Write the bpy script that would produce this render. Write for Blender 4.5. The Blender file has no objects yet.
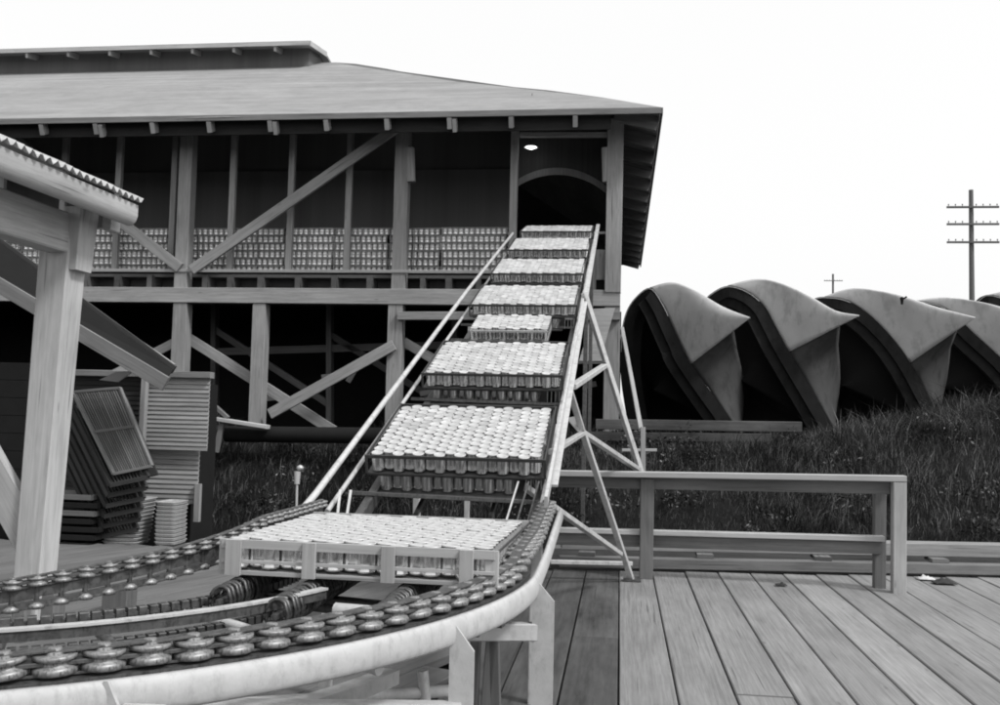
import bpy, math, random
import numpy as np
from mathutils import Vector, Matrix
random.seed(7); rng = np.random.default_rng(11)
R = math.radians
SC = bpy.context.scene
COL = SC.collection

# ------------------------------------------------------------------ camera
EYE = Vector((0, 0, 1.5))
_a, _th, _roll, _f = math.atan(121 / 950), R(3.6), 0.023, 950.0
F = Vector((-math.sin(_a) * math.cos(_th), math.cos(_a) * math.cos(_th), math.sin(_th)))
_R0 = Vector((math.cos(_a), math.sin(_a), 0)); _U0 = _R0.cross(F)
RT = _R0 * math.cos(_roll) + _U0 * math.sin(_roll); UP = RT.cross(F)
cam = bpy.data.objects.new('camera', bpy.data.cameras.new('camera')); COL.objects.link(cam)
cam.matrix_world = Matrix(((RT.x, UP.x, -F.x, EYE.x), (RT.y, UP.y, -F.y, EYE.y), (RT.z, UP.z, -F.z, EYE.z), (0, 0, 0, 1)))
cam.data.sensor_width = 36; cam.data.lens = 36 * _f / 1000
cam.data.clip_start = 0.05; cam.data.clip_end = 5000
SC.camera = cam

# ------------------------------------------------------------------ world, sun, exposure
SUN_EL, SUN_AZ = R(48), R(118)           # azimuth clockwise from +Y: from the right, a little behind the camera
w = bpy.data.worlds.new('World'); SC.world = w; w.use_nodes = True
nt = w.node_tree; nt.nodes.clear()
sky = nt.nodes.new('ShaderNodeTexSky'); sky.sky_type = 'NISHITA'; sky.sun_disc = False
sky.sun_elevation = SUN_EL; sky.sun_rotation = SUN_AZ; sky.air_density = 1.0; sky.dust_density = 7.0; sky.ozone_density = 1.0
bw = nt.nodes.new('ShaderNodeRGBToBW'); mx = nt.nodes.new('ShaderNodeMix'); mx.data_type = 'FLOAT'
mx.inputs[0].default_value = 0.72        # a closed white overcast over most of the sky's own gradient
mx.inputs[3].default_value = 9.0
bg = nt.nodes.new('ShaderNodeBackground'); bg.inputs[1].default_value = 0.115
out = nt.nodes.new('ShaderNodeOutputWorld')
nt.links.new(sky.outputs[0], bw.inputs[0]); nt.links.new(bw.outputs[0], mx.inputs[2])
nt.links.new(mx.outputs[0], bg.inputs[0]); nt.links.new(bg.outputs[0], out.inputs[0])
sl = bpy.data.lights.new('sun', 'SUN'); sl.energy = 2.2; sl.angle = R(10); sl.color = (1, 1, 1)
so = bpy.data.objects.new('sun', sl); COL.objects.link(so)
sd = Vector((math.sin(SUN_AZ) * math.cos(SUN_EL), math.cos(SUN_AZ) * math.cos(SUN_EL), math.sin(SUN_EL)))
so.rotation_euler = sd.to_track_quat('Z', 'Y').to_euler(); so.location = (20, -20, 40)
SC.view_settings.view_transform = 'Standard'; SC.view_settings.look = 'None'
SC.view_settings.exposure = 0.3; SC.view_settings.gamma = 1.0; SC.view_settings.use_curve_mapping = False
SC.render.engine = 'CYCLES'; SC.cycles.max_bounces = 5; SC.cycles.filter_width = 1.9
SC.cycles.use_denoising = True

# ------------------------------------------------------------------ surveying helper: a sight line met with a plane of the place
def ray(px, py): return F + RT * ((px - 500) / _f) - UP * ((py - 352.5) / _f)
def at(px, py, Y): r = ray(px, py); return EYE + r * (Y / r.y)
def atz(px, py, z): r = ray(px, py); return EYE + r * ((z - 1.5) / r.z)

# ------------------------------------------------------------------ materials
def mat(name, build):
    m = bpy.data.materials.new(name); m.use_nodes = True
    t = m.node_tree; b = t.nodes['Principled BSDF']; build(t, b); return m
def N(t, k, **kw):
    n = t.nodes.new(k)
    for a, v in kw.items(): setattr(n, a, v)
    return n
def math_(t, op, a, b=None, c=None, clamp=False):
    n = N(t, 'ShaderNodeMath', operation=op, use_clamp=clamp)
    for i, v in enumerate((a, b, c)):
        if v is None: continue
        if hasattr(v, 'is_output'): t.links.new(v, n.inputs[i])
        else: n.inputs[i].default_value = v
    return n.outputs[0]
def ramp(t, fac, stops):
    n = N(t, 'ShaderNodeValToRGB'); t.links.new(fac, n.inputs[0]); e = n.color_ramp.elements
    while len(e) < len(stops): e.new(0.5)
    for k, (p, v) in enumerate(stops): e[k].position = p; e[k].color = (v, v, v, 1)
    return n.outputs[0]
def noise(t, vec, scale, detail=4, rough=.55, dist=0):
    n = N(t, 'ShaderNodeTexNoise'); n.inputs['Scale'].default_value = scale; n.inputs['Detail'].default_value = detail
    n.inputs['Roughness'].default_value = rough; n.inputs['Distortion'].default_value = dist
    if vec is not None: t.links.new(vec, n.inputs['Vector'])
    return n.outputs[0]
def mapped(t, src, scale):
    m = N(t, 'ShaderNodeMapping'); m.inputs['Scale'].default_value = scale; t.links.new(src, m.inputs[0]); return m.outputs[0]

def wood(name, base, contrast=.45, rough=.85, board=.25, grain=70., knots=True, dirt=.35, bump=.35):
    """weathered timber; the UV runs along each board in metres, every board has its own V block"""
    def f(t, b):
        tc = N(t, 'ShaderNodeTexCoord'); uv = tc.outputs['UV']
        g = noise(t, mapped(t, uv, (1.6, grain, 1)), 1, 6, .62, .35)
        g2 = noise(t, mapped(t, uv, (7, grain * 2.7, 1)), 1, 3, .6)
        bl = noise(t, mapped(t, uv, (1.1, 3.5, 1)), 1, 5, .6)
        sep = N(t, 'ShaderNodeSeparateXYZ'); t.links.new(uv, sep.inputs[0])
        fl = math_(t, 'FLOOR', math_(t, 'MULTIPLY', sep.outputs[1], .1))
        wn = N(t, 'ShaderNodeTexWhiteNoise', noise_dimensions='1D'); t.links.new(fl, wn.inputs['W'])
        v = math_(t, 'MULTIPLY_ADD', math_(t, 'SUBTRACT', g, .5), 2.4 * contrast, 1)
        v = math_(t, 'ADD', v, math_(t, 'MULTIPLY', math_(t, 'SUBTRACT', g2, .5), .8 * contrast))
        v = math_(t, 'ADD', v, math_(t, 'MULTIPLY', math_(t, 'SUBTRACT', bl, .5), 2.2 * dirt))
        v = math_(t, 'MULTIPLY', v, math_(t, 'MULTIPLY_ADD', wn.outputs[0], 2 * board, 1 - board))
        # long drying cracks
        cr = ramp(t, noise(t, mapped(t, uv, (.9, grain * .8, 1)), 1, 2, .5, .1), [(0.0, .35), (.29, .6), (.34, 1)])
        v = math_(t, 'MULTIPLY', v, cr)
        if knots:
            vo = N(t, 'ShaderNodeTexVoronoi'); vo.inputs['Scale'].default_value = 1; t.links.new(mapped(t, uv, (1.7, 7, 1)), vo.inputs['Vector'])
            kn = ramp(t, vo.outputs['Distance'], [(0, .5), (.05, .75), (.09, 1)])
            v = math_(t, 'MULTIPLY', v, kn)
        v = math_(t, 'MAXIMUM', math_(t, 'MULTIPLY', v, base), .004)
        t.links.new(v, b.inputs['Base Color']); b.inputs['Roughness'].default_value = rough
        b.inputs['Specular IOR Level'].default_value = .25
        bp = N(t, 'ShaderNodeBump'); bp.inputs['Strength'].default_value = bump; bp.inputs['Distance'].default_value = .006
        t.links.new(math_(t, 'ADD', g, math_(t, 'MULTIPLY', cr, .6)), bp.inputs['Height']); t.links.new(bp.outputs[0], b.inputs['Normal'])
    return mat(name, f)
def plain(name, base, rough=.6, metal=0., var=.3, scale=6, stain=0., bump=0., spec=.5):
    def f(t, b):
        tc = N(t, 'ShaderNodeTexCoord'); oc = tc.outputs['Object']
        n = noise(t, oc, scale, 6, .6, .2)
        v = math_(t, 'MULTIPLY_ADD', math_(t, 'SUBTRACT', n, .5), 2 * var, 1)
        if stain:
            s = ramp(t, noise(t, mapped(t, oc, (1, 1, .45)), scale * 2.3, 5, .7), [(.34, 1 - stain), (.5, 1)])
            v = math_(t, 'MULTIPLY', v, s)
        v = math_(t, 'MAXIMUM', math_(t, 'MULTIPLY', v, base), .003)
        t.links.new(v, b.inputs['Base Color']); b.inputs['Metallic'].default_value = metal
        b.inputs['Specular IOR Level'].default_value = spec
        t.links.new(math_(t, 'MULTIPLY_ADD', math_(t, 'SUBTRACT', n, .5), .3, rough, clamp=True), b.inputs['Roughness'])
        if bump:
            bp = N(t, 'ShaderNodeBump'); bp.inputs['Strength'].default_value = bump; bp.inputs['Distance'].default_value = .01
            t.links.new(n, bp.inputs['Height']); t.links.new(bp.outputs[0], b.inputs['Normal'])
    return mat(name, f)
M = {}
M['deck'] = wood('deck_planks', .21, .5, board=.1, grain=56, dirt=.38, bump=.5)
M['deckdark'] = wood('stained_shaded_planks', .06, .5, board=.3, grain=26, dirt=1.0)  # dark plank tone: dirt stains with conveyor shade mixed into the colour
M['deckleft'] = wood('left_planks', .12, .35, board=.15, grain=26, dirt=.3)
M['rail'] = wood('rail_timber', .36, .35, board=.12, grain=40, dirt=.3)
M['rail2'] = wood('dark_timber', .15, .45, board=.2, grain=40, dirt=.6)  # darker timber tone used beside the pale rails
M['pale'] = wood('pale_new_timber', .40, .34, board=.08, grain=34, dirt=.45)
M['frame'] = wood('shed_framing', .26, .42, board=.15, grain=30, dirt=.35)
M['framedim'] = wood('shed_framing_dim', .13, .35, board=.25, grain=30, dirt=.4)  # darkened copy of the framing; shade under the loft is in its colour
M['crate'] = wood('crate_slats', .34, .3, board=.12, grain=60, dirt=.3, knots=False)
M['dark'] = wood('dark_boards', .035, .4, board=.3, grain=20)  # shade inside the shed and under its eave is put into this tone
M['darker'] = plain('near_black_boards', .016, .95, spec=.1)  # near-black tone, shared by the loft's shade backdrop and other dark bodies
M['paint'] = plain('pale_painted_steel', .42, .6, 0, .22, 14, .18, .2)
M['galv'] = plain('galvanised_pipe', .55, .45, .35, .2, 9, .3)
M['iron'] = plain('greasy_iron', .12, .45, .6, .6, 30, .5, .2)
M['roller'] = plain('worn_steel_roller', .27, .5, .6, .8, 60, .7)
M['link'] = plain('worn_link_plate', .11, .5, .6, .6, 30, .6)
M['coil'] = plain('dark_spring_steel', .09, .42, .7, .5, 30, .3)
M['tin'] = plain('bright_tinplate', .82, .2, .95, .2, 25, 0)
M['lid'] = plain('tin_lid', .56, .5, .2, .14, 35, 0)
M['loftpale'] = plain('pale_loft_tin', .78, .34, .55, .2, 25)  # loft can sides made paler, brightness the dark loft lacks put into colour
M['rim'] = plain('dull_crate_band', .06, .6, .4, .4, 20)
def _lid(t, b):
    g_ = N(t, 'ShaderNodeNewGeometry'); tc = N(t, 'ShaderNodeTexCoord'); n = noise(t, tc.outputs['Object'], 45, 5, .7)
    v = math_(t, 'MULTIPLY', math_(t, 'MULTIPLY_ADD', g_.outputs['Random Per Island'], .30, .72), math_(t, 'MULTIPLY_ADD', n, .5, .75))
    t.links.new(math_(t, 'MULTIPLY', v, .56), b.inputs['Base Color']); b.inputs['Metallic'].default_value = .35
    t.links.new(math_(t, 'MULTIPLY_ADD', g_.outputs['Random Per Island'], .2, .38), b.inputs['Roughness'])
    bp = N(t, 'ShaderNodeBump'); bp.inputs['Strength'].default_value = .35; bp.inputs['Distance'].default_value = .003
    t.links.new(n, bp.inputs['Height']); t.links.new(bp.outputs[0], b.inputs['Normal'])
M['lid'] = mat('tin_lid', _lid)
M['white'] = plain('white_enamel', .72, .5)
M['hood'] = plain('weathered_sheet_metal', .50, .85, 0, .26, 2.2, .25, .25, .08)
M['hooddark'] = plain('shade_black_lining', .006, .8, 0, .4, 3, 0, 0, .1)  # black colour painted in for the shade inside the hoods
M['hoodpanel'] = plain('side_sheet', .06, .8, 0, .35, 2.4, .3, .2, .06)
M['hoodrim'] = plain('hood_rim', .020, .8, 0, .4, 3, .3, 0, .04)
M['screen'] = wood('loft_screen', .22, .3, board=.3, grain=12, dirt=.4, knots=False)
M['screen2'] = wood('loft_screen_upper', .15, .3, board=.3, grain=12, dirt=.4, knots=False)
M['creosote'] = wood('creosoted_pole', .13, .3, grain=20)
M['scrap'] = plain('pale_scrap', .5, .8, 0, .3, 20)
def _roof(t, b):
    tc = N(t, 'ShaderNodeTexCoord'); uv = tc.outputs['UV']
    n1 = noise(t, mapped(t, uv, (.35, 2.2, 1)), 1, 6, .65); n2 = noise(t, uv, 14, 5, .7)
    v = math_(t, 'ADD', math_(t, 'MULTIPLY', n1, .7), math_(t, 'MULTIPLY', n2, .5))
    sep = N(t, 'ShaderNodeSeparateXYZ'); t.links.new(uv, sep.inputs[0])
    fr = math_(t, 'FRACT', math_(t, 'MULTIPLY', sep.outputs[1], 1.15))
    ln = ramp(t, fr, [(0, .93), (.04, .95), (.07, 1)])
    v = math_(t, 'MULTIPLY', math_(t, 'MULTIPLY_ADD', v, .75, .22), ln)
    n3 = noise(t, mapped(t, uv, (2.2, .9, 1)), 1, 6, .75, .5)
    v = math_(t, 'MULTIPLY', v, math_(t, 'MULTIPLY_ADD', n3, .8, .6))
    t.links.new(math_(t, 'MULTIPLY', v, .38), b.inputs['Base Color']); b.inputs['Roughness'].default_value = .95
    b.inputs['Specular IOR Level'].default_value = .1
    bp = N(t, 'ShaderNodeBump'); bp.inputs['Strength'].default_value = .4; bp.inputs['Distance'].default_value = .02
    t.links.new(n2, bp.inputs['Height']); t.links.new(bp.outputs[0], b.inputs['Normal'])
M['roof'] = mat('rolled_roofing', _roof)
def _ground(t, b):
    tc = N(t, 'ShaderNodeTexCoord'); n = noise(t, tc.outputs['Object'], 1.2, 8, .7)
    t.links.new(math_(t, 'MULTIPLY', n, .028), b.inputs['Base Color']); b.inputs['Roughness'].default_value = 1
    b.inputs['Specular IOR Level'].default_value = .05
M['ground'] = mat('dark_soil', _ground)
def _grass(t, b):
    tc = N(t, 'ShaderNodeTexCoord'); n = noise(t, tc.outputs['Object'], 1.7, 4, .7)
    sep = N(t, 'ShaderNodeSeparateXYZ'); t.links.new(tc.outputs['UV'], sep.inputs[0])
    v = math_(t, 'MULTIPLY', math_(t, 'POWER', sep.outputs[0], 3.0), .17)
    v = math_(t, 'MULTIPLY', math_(t, 'ADD', v, .012), math_(t, 'MULTIPLY_ADD', n, 4.2, -1.3))
    t.links.new(math_(t, 'MAXIMUM', v, .008), b.inputs['Base Color']); b.inputs['Roughness'].default_value = .8
    b.inputs['Specular IOR Level'].default_value = .12
M['grass'] = mat('dry_weeds', _grass)
def _lamp(t, b):
    b.inputs['Base Color'].default_value = (.8, .8, .8, 1)
    b.inputs['Emission Color'].default_value = (1, 1, 1, 1); b.inputs['Emission Strength'].default_value = 3.0
M['lampglow'] = mat('lit_bulb_shade', _lamp)

# ------------------------------------------------------------------ mesh builder
class MB:
    def __init__(s): s.v = []; s.f = []; s.uv = []; s.sm = []
    def add(s, vs, fs, uvs, smooth=False):
        o = len(s.v); s.v += [tuple(p) for p in vs]
        for f_, u_ in zip(fs, uvs):
            s.f.append(tuple(i + o for i in f_)); s.uv.append(u_); s.sm.append(smooth)
        return s
    def bar(s, p0, p1, w, h, up=(0, 0, 1), cham=0.0, w1=None, h1=None):
        p0, p1 = Vector(p0), Vector(p1); d = p1 - p0; L = d.length; d = d / L
        up = Vector(up)
        if abs(d.dot(up)) > .97: up = Vector((0, 1, 0)) if abs(d.y) < .9 else Vector((0, 0, 1))
        sd_ = d.cross(up).normalized(); n = sd_.cross(d)
        w1 = w if w1 is None else w1; h1 = h if h1 is None else h1
        c = cham if cham else min(.006, w * .09, h * .09)
        def ring(p, w, h):
            a, b = w / 2, h / 2
            q = [(-a + c, -b), (a - c, -b), (a, -b + c), (a, b - c), (a - c, b), (-a + c, b), (-a, b - c), (-a, -b + c)]
            return [p + sd_ * x + n * y for x, y in q]
        r0, r1 = ring(p0, w, h), ring(p1, w1, h1)
        vo = random.randint(0, 4000) * 10 + 1; uo = random.random() * 50
        per = [0]
        for k in range(8): per.append(per[-1] + (r0[(k + 1) % 8] - r0[k]).length)
        fs = []; us = []
        for k in range(8):
            j = (k + 1) % 8; fs.append((k, j, 8 + j, 8 + k))
            us.append(((uo, vo + per[k]), (uo, vo + per[k + 1]), (uo + L, vo + per[k + 1]), (uo + L, vo + per[k])))
        fs.append(tuple(reversed(range(8)))); us.append(tuple((uo + .02 * k, vo + .3) for k in range(8)))
        fs.append(tuple(range(8, 16))); us.append(tuple((uo + .02 * k, vo + .3) for k in range(8)))
        return s.add(r0 + r1, fs, us)
    def box(s, c, sz):
        c = Vector(c); i = max(range(3), key=lambda k: sz[k]); d = Vector((0, 0, 0)); d[i] = sz[i] / 2
        if i == 0: return s.bar(c - d, c + d, sz[1], sz[2])
        if i == 1: return s.bar(c - d, c + d, sz[0], sz[2])
        return s.bar(c - d, c + d, sz[0], sz[1], up=(0, 1, 0))
    def tube(s, pts, r, n=10, closed=False):
        pts = [Vector(p) for p in pts]; m = len(pts); vs = []; L = 0
        for i, p in enumerate(pts):
            a = pts[(i - 1) % m] if (closed or i) else p; b = pts[(i + 1) % m] if (closed or i < m - 1) else p
            d = (b - a).normalized(); u = Vector((0, 0, 1)) if abs(d.z) < .95 else Vector((0, 1, 0))
            x = d.cross(u).normalized(); y = x.cross(d); rr = r[i] if isinstance(r, (list, tuple)) else r
            vs += [p + (x * math.cos(2 * math.pi * k / n) + y * math.sin(2 * math.pi * k / n)) * rr for k in range(n)]
        fs = []; us = []
        for i in range(m if closed else m - 1):
            for k in range(n):
                j = (k + 1) % n; i2 = (i + 1) % m
                fs.append((i * n + k, i * n + j, i2 * n + j, i2 * n + k)); us.append(((i * .1, k * .01), (i * .1, k * .01 + .01), (i * .1 + .1, k * .01 + .01), (i * .1 + .1, k * .01)))
        s.add(vs, fs, us, True)
        if not closed:
            s.add([vs[k] for k in range(n)], [tuple(reversed(range(n)))], [tuple((0, 0) for _ in range(n))])
            s.add([vs[(m - 1) * n + k] for k in range(n)], [tuple(range(n))], [tuple((0, 0) for _ in range(n))])
        return s
    def lathe(s, prof, c=(0, 0, 0), n=16, smooth=True, axis='z'):
        c = Vector(c); vs = []
        for r, z in prof:
            for k in range(n):
                a = 2 * math.pi * k / n; p = (r * math.cos(a), r * math.sin(a), z)
                if axis == 'y': p = (p[0], p[2], p[1])
                if axis == 'x': p = (p[2], p[0], p[1])
                vs.append(c + Vector(p))
        fs = []; us = []
        for i in range(len(prof) - 1):
            for k in range(n):
                j = (k + 1) % n; fs.append((i * n + k, i * n + j, (i + 1) * n + j, (i + 1) * n + k)); us.append(((0, 0),) * 4)
        s.add(vs, fs, us, smooth)
        for i, rev in ((0, True), (len(prof) - 1, False)):
            if prof[i][0] > 1e-4:
                idx = list(range(n)); idx = idx[::-1] if rev else idx
                s.add([vs[i * n + k] for k in range(n)], [tuple(idx)], [tuple((0, 0) for _ in range(n))])
        return s
    def grid(s, rows, uvs=None, smooth=True):
        m, n = len(rows), len(rows[0]); vs = [p for r in rows for p in r]; fs = []; us = []
        for i in range(m - 1):
            for j in range(n - 1):
                fs.append((i * n + j, i * n + j + 1, (i + 1) * n + j + 1, (i + 1) * n + j))
                us.append((uvs[i][j], uvs[i][j + 1], uvs[i + 1][j + 1], uvs[i + 1][j]) if uvs else ((i * .1, j * .1), (i * .1, j * .1 + .1), (i * .1 + .1, j * .1 + .1), (i * .1 + .1, j * .1)))
        return s.add(vs, fs, us, smooth)
    def slab(s, poly, thick, uvf=None):
        """polygon given a thickness along its own normal (downwards)"""
        P = [Vector(p) for p in poly]; nrm = (P[1] - P[0]).cross(P[2] - P[0]).normalized()
        if nrm.z < 0: nrm = -nrm
        Q = [p - nrm * thick for p in P]; n = len(P)
        uvf = uvf or (lambda p: (p.x, p.y))
        s.add(P, [tuple(range(n))], [tuple(uvf(p) for p in P)]); s.add(Q, [tuple(reversed(range(n)))], [tuple(uvf(p) for p in reversed(Q))])
        for k in range(n):
            j = (k + 1) % n; s.add([P[k], Q[k], Q[j], P[j]], [(0, 1, 2, 3)], [((0, 0), (0, .1), (1, .1), (1, 0))])
        return s
    def build(s, name, m, parent=None, origin=None, bevel=0, solid=0, **tags):
        vs = np.array([tuple(p) for p in s.v], dtype=float)
        if origin is None:
            if parent is None:
                lo, hi = vs.min(0), vs.max(0); origin = ((lo[0] + hi[0]) / 2, (lo[1] + hi[1]) / 2, lo[2])
            else: origin = (0, 0, 0)
        off = np.array(tuple(origin)); loc = Vector((0, 0, 0)) if parent is not None else Vector(origin)
        if parent is not None and parent.get('_w'):     # vertices given in world space, parent standing at its base
            off = np.array(tuple(parent['_w']))
        me = bpy.data.meshes.new(name); me.from_pydata((vs - off).tolist(), [], s.f)
        uvl = me.uv_layers.new(name='UVMap'); flat = [c for f_ in s.uv for p in f_ for c in p]
        uvl.data.foreach_set('uv', flat); me.polygons.foreach_set('use_smooth', s.sm)
        me.materials.append(m); me.update()
        o = bpy.data.objects.new(name, me); COL.objects.link(o); o.location = loc
        if parent is not None:
            o.parent = parent
            if parent.get('_w'): o['_w'] = parent['_w']
        if solid:
            md = o.modifiers.new('solid', 'SOLIDIFY'); md.thickness = solid; md.offset = 0
        tag(o, **tags); return o
def tag(o, label=None, cat=None, group=None, kind=None):
    if label: o['label'] = label
    if cat: o['category'] = cat
    if group: o['group'] = group
    if kind: o['kind'] = kind
    return o
def thing(name, label, cat, loc, group=None, world=True):
    o = bpy.data.objects.new(name, None); COL.objects.link(o); o.location = loc; o.empty_display_size = .2
    if world: o['_w'] = tuple(loc)
    return tag(o, label, cat, group)
def copy_tree(o, parent=None):
    c = o.copy(); COL.objects.link(c)
    if parent is not None: c.parent = parent
    for ch in [x for x in o.children]: copy_tree(ch, c)
    return c
def sstep(a, b, x): t = min(1, max(0, (x - a) / (b - a))); return t * t * (3 - 2 * t)

# ================================================================== THE SETTING
def gz(x, y):
    """height of the ground: low under the wharf, a weedy bank behind it"""
    y0 = 9.9 + max(0, min(8, x)) * .16 if x > -1.2 else 10.6
    b = sstep(y0, y0 + 2.9, y); top = 1.02 + .12 * sstep(0, 4, x) + .55 * sstep(2.6, 6.5, x)
    z = -.55 + (top + .55) * b
    far = sstep(14, 60, y); z = z * (1 - far) + 1.0 * far if y > 14 else z
    if x > 3: z -= (.55 * sstep(2.6, 6.5, x)) * sstep(15, 19, y) * (1 - far) * .8
    return z + .05 * math.sin(x * 2.1 + y) * sstep(10, 11, y) * (1 - far)
xs = sorted(set([-900, -500, -250, -120, -60, -30] + [x * .5 for x in range(-36, 41)] + [30, 45, 70, 120, 250, 500, 900]))
ys = sorted(set([-300, -60, -15, -5, 0, 4, 8] + [9 + .3 * k for k in range(0, 40)] + [22, 24, 27, 30, 36, 45, 60, 90, 150, 300, 700, 1500, 3000]))
g = MB(); g.grid([[Vector((x, y, gz(x, y))) for x in xs] for y in ys]); g.build('ground', M['ground'], kind='structure')

# wharf deck (planks run away from the camera) -------------------------------------------------
def deck_end(x): return 9.27 + (x + .55) * .155
pw = .315
mbs = [MB(), MB()]
k = 0; x = -.93
while x < 9.5:
    end = deck_end(x + pw / 2); y0 = -3.0; dark = x < -.05 and x > -1.0  # boards beside the conveyor take the stained and shaded tone
    cuts = [y0] + ([random.uniform(5.2, 8.4)] if random.random() < .1 else []) + [end]
    for a, b in zip(cuts[:-1], cuts[1:]):
        dz = random.uniform(-.0035, .0035)
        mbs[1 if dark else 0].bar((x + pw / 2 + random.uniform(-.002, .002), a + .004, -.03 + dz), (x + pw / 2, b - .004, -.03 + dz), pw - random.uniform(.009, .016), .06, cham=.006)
    x += pw; k += 1
mbs[0].build('wharf_deck', M['deck'], kind='structure'); mbs[1].build('stained_shaded_deck', M['deckdark'], kind='structure')
# platform to the left, its planks laid at an angle
mb = MB(); dv = Vector((.35, .937, 0)); nv = Vector((.937, -.35, 0)); k = -24
while k < 18:
    c = Vector((-3.4, 6.6, -.032)) + nv * (k * .26)
    # clip along the line between x=-.95 and a far edge at y 9.6
    t1 = min((9.7 - c.y) / dv.y, (-.99 - c.x) / dv.x - .05); t0 = max((-3 - c.y) / dv.y, -14)
    if t1 > t0 + .4: mb.bar(c + dv * t0, c + dv * t1, .25, .06, cham=.005)
    k += 1
mb.build('side_platform', M['deckleft'], kind='structure')

# kerb timbers along the far edge
def edge_bar(name, label, p0, p1, w, h, m, cat='timber', group=None, **kw):
    b = MB(); b.bar(p0, p1, w, h, **kw); return b.build(name, m, label=label, cat=cat, group=group)
def ye(x, d): return deck_end(x) + d
edge_bar('kerb_timber', 'long grey kerb timber lying along the far edge of the wharf deck', (-.56, ye(-.56, .08), .07), (8.6, ye(8.6, .08), .07), .14, .10, M['rail2'])
edge_bar('edge_timber', 'pale squared timber just behind and above the kerb of the wharf', (-.56, ye(-.56, .32), .225), (8.6, ye(8.6, .32), .225), .2, .13, M['frame'])
edge_bar('low_beam', 'dark beam lying on the ground behind the wharf kerb', (-.7, ye(-.7, .72), .02), (8.6, ye(8.6, .72), .02), .3, .22, M['rail2'])
for k_, xx in enumerate(np.arange(-.3, 3.9, 1.15)):
    b = MB(); b.box((xx, ye(xx, .2), .14), (.16, .26, .036))
    b.build('spacer_block', M['rail2'], label='thin spacer block between the wharf kerb timbers, %s from the left' % ('first', 'second', 'third', 'fourth')[k_], cat='block', group='spacer blocks in the kerb')

# railing --------------------------------------------------------------------------------------
t = thing('wharf_railing', 'weathered wooden railing with two rails at the back of the wharf deck', 'railing', (.95, 8.95, 0))
MB().bar((-.62, 9.02, .94), (2.50, 8.80, 1.0), .15, .05).build('top_rail', M['rail'], t)
MB().bar((-.60, 9.06, .86), (2.38, 8.86, .91), .035, .11).build('apron_board', M['rail2'], t)
MB().bar((-.60, 9.10, .40), (2.35, 8.92, .455), .11, .045).build('middle_rail', M['rail'], t)
MB().bar((-.60, 9.13, .315), (2.33, 8.95, .37), .05, .11).build('lower_board', M['rail2'], t)
MB().bar((.262, 9.00, 0), (.262, 9.0, .915), .125, .10).build('post', M['rail2'], t)
MB().bar((2.44, 8.80, 0), (2.44, 8.78, .97), .112, .10).build('post', M['rail'], t)
MB().bar((2.335, 9.02, 0), (2.335, 9.0, .90), .10, .09).build('post', M['rail2'], t)

# ================================================================== CANNERY SHED
FY = 14.9
shed = thing('cannery_shed', 'long open-sided timber shed with a hip roof and storage loft behind the conveyor', 'shed', (-7.5, FY, 1.0))
PX = .50                                     # roof pitch
CX, CY, CZ = .54, 13.98, 6.06                # eave corner
HX, HY, HZ = CX - 7.36, CY + 7.36, CZ + 3.62
LX = -19.0; BY = 2 * HY - CY
def ruv(p): return (p.x * .3, math.hypot(p.y - CY, p.z - CZ))
def ruv2(p): return (p.y * .3, math.hypot(p.x - CX, p.z - CZ))
rf = MB()
EV = [(LX, CY, CZ)] + [(x_, CY + random.uniform(-.02, .02), CZ + random.uniform(-.016, .012)) for x_ in np.arange(-17, .2, 1.35)] + [(CX, CY, CZ)]
HV = [(CX + (HX - CX) * u_, CY + (HY - CY) * u_, CZ + (HZ - CZ) * u_ + .035 * math.sin(u_ * 9) + random.uniform(-.01, .01)) for u_ in np.linspace(.12, .9, 7)]
rf.slab(EV + HV + [(HX, HY, HZ), (LX, HY, HZ)], .05, ruv)
rf.slab([(CX, CY, CZ), (CX, BY, CZ), (HX, HY, HZ)], .05, ruv2)
rf.slab([(CX, BY, CZ), (LX, BY, CZ), (LX, HY, HZ), (HX, HY, HZ)], .05, ruv)
roof = rf.build('roof', M['roof'], shed)
MB().bar((LX, CY - .012, CZ - .055), (CX, CY - .012, CZ - .055), .03, .09).build('fascia', M['framedim'], shed)
MB().bar((CX + .012, CY - .02, CZ - .055), (CX + .012, BY, CZ - .055), .03, .09).build('fascia', M['framedim'], shed)
# monitor on the ridge
mo = MB(); my0, my1 = 20.65, 2 * HY - 20.65; mz0 = CZ + (my0 - CY) * .49; mx = -7.2
mo.slab([(LX, my0, mz0 + .44), (mx, my0, mz0 + .44), (mx, my0, mz0 - .35), (LX, my0, mz0 - .35)], .06)
mo.slab([(LX, my1, mz0 + .44), (mx, my1, mz0 + .44), (mx, my1, mz0 - .35), (LX, my1, mz0 - .35)], .06)
mo.add([Vector((mx, my0, mz0 - .3)), Vector((mx, my1, mz0 - .3)), Vector((mx, my1, mz0 + .44)), Vector((mx, (my0 + my1) / 2, mz0 + .72)), Vector((mx, my0, mz0 + .44))], [(0, 1, 2, 3, 4)], [((0, 0), (1, 0), (1, 1), (.5, 1), (0, 1))])
mon = mo.build('monitor_wall', M['framedim'], shed)
mr = MB(); zt = mz0 + .40; rz = zt + .2
mr.slab([(LX, my0 - .5, zt), (mx + .15, my0 - .5, zt), (mx + .15, HY, rz), (LX, HY, rz)], .06, ruv)
mr.slab([(mx + .15, my1 + .5, zt), (LX, my1 + .5, zt), (LX, HY, rz), (mx + .15, HY, rz)], .06, ruv)
mr.build('roof', M['roof'], mon)
MB().bar((LX, my0 - .52, zt - .05), (mx + .15, my0 - .52, zt - .05), .03, .10).build('fascia', M['rail'], mon)
MB().bar((mx + .17, my0 - .5, zt - .05), (mx + .17, HY, rz - .05), .03, .12).build('barge_board', M['pale'], mon)
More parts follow.
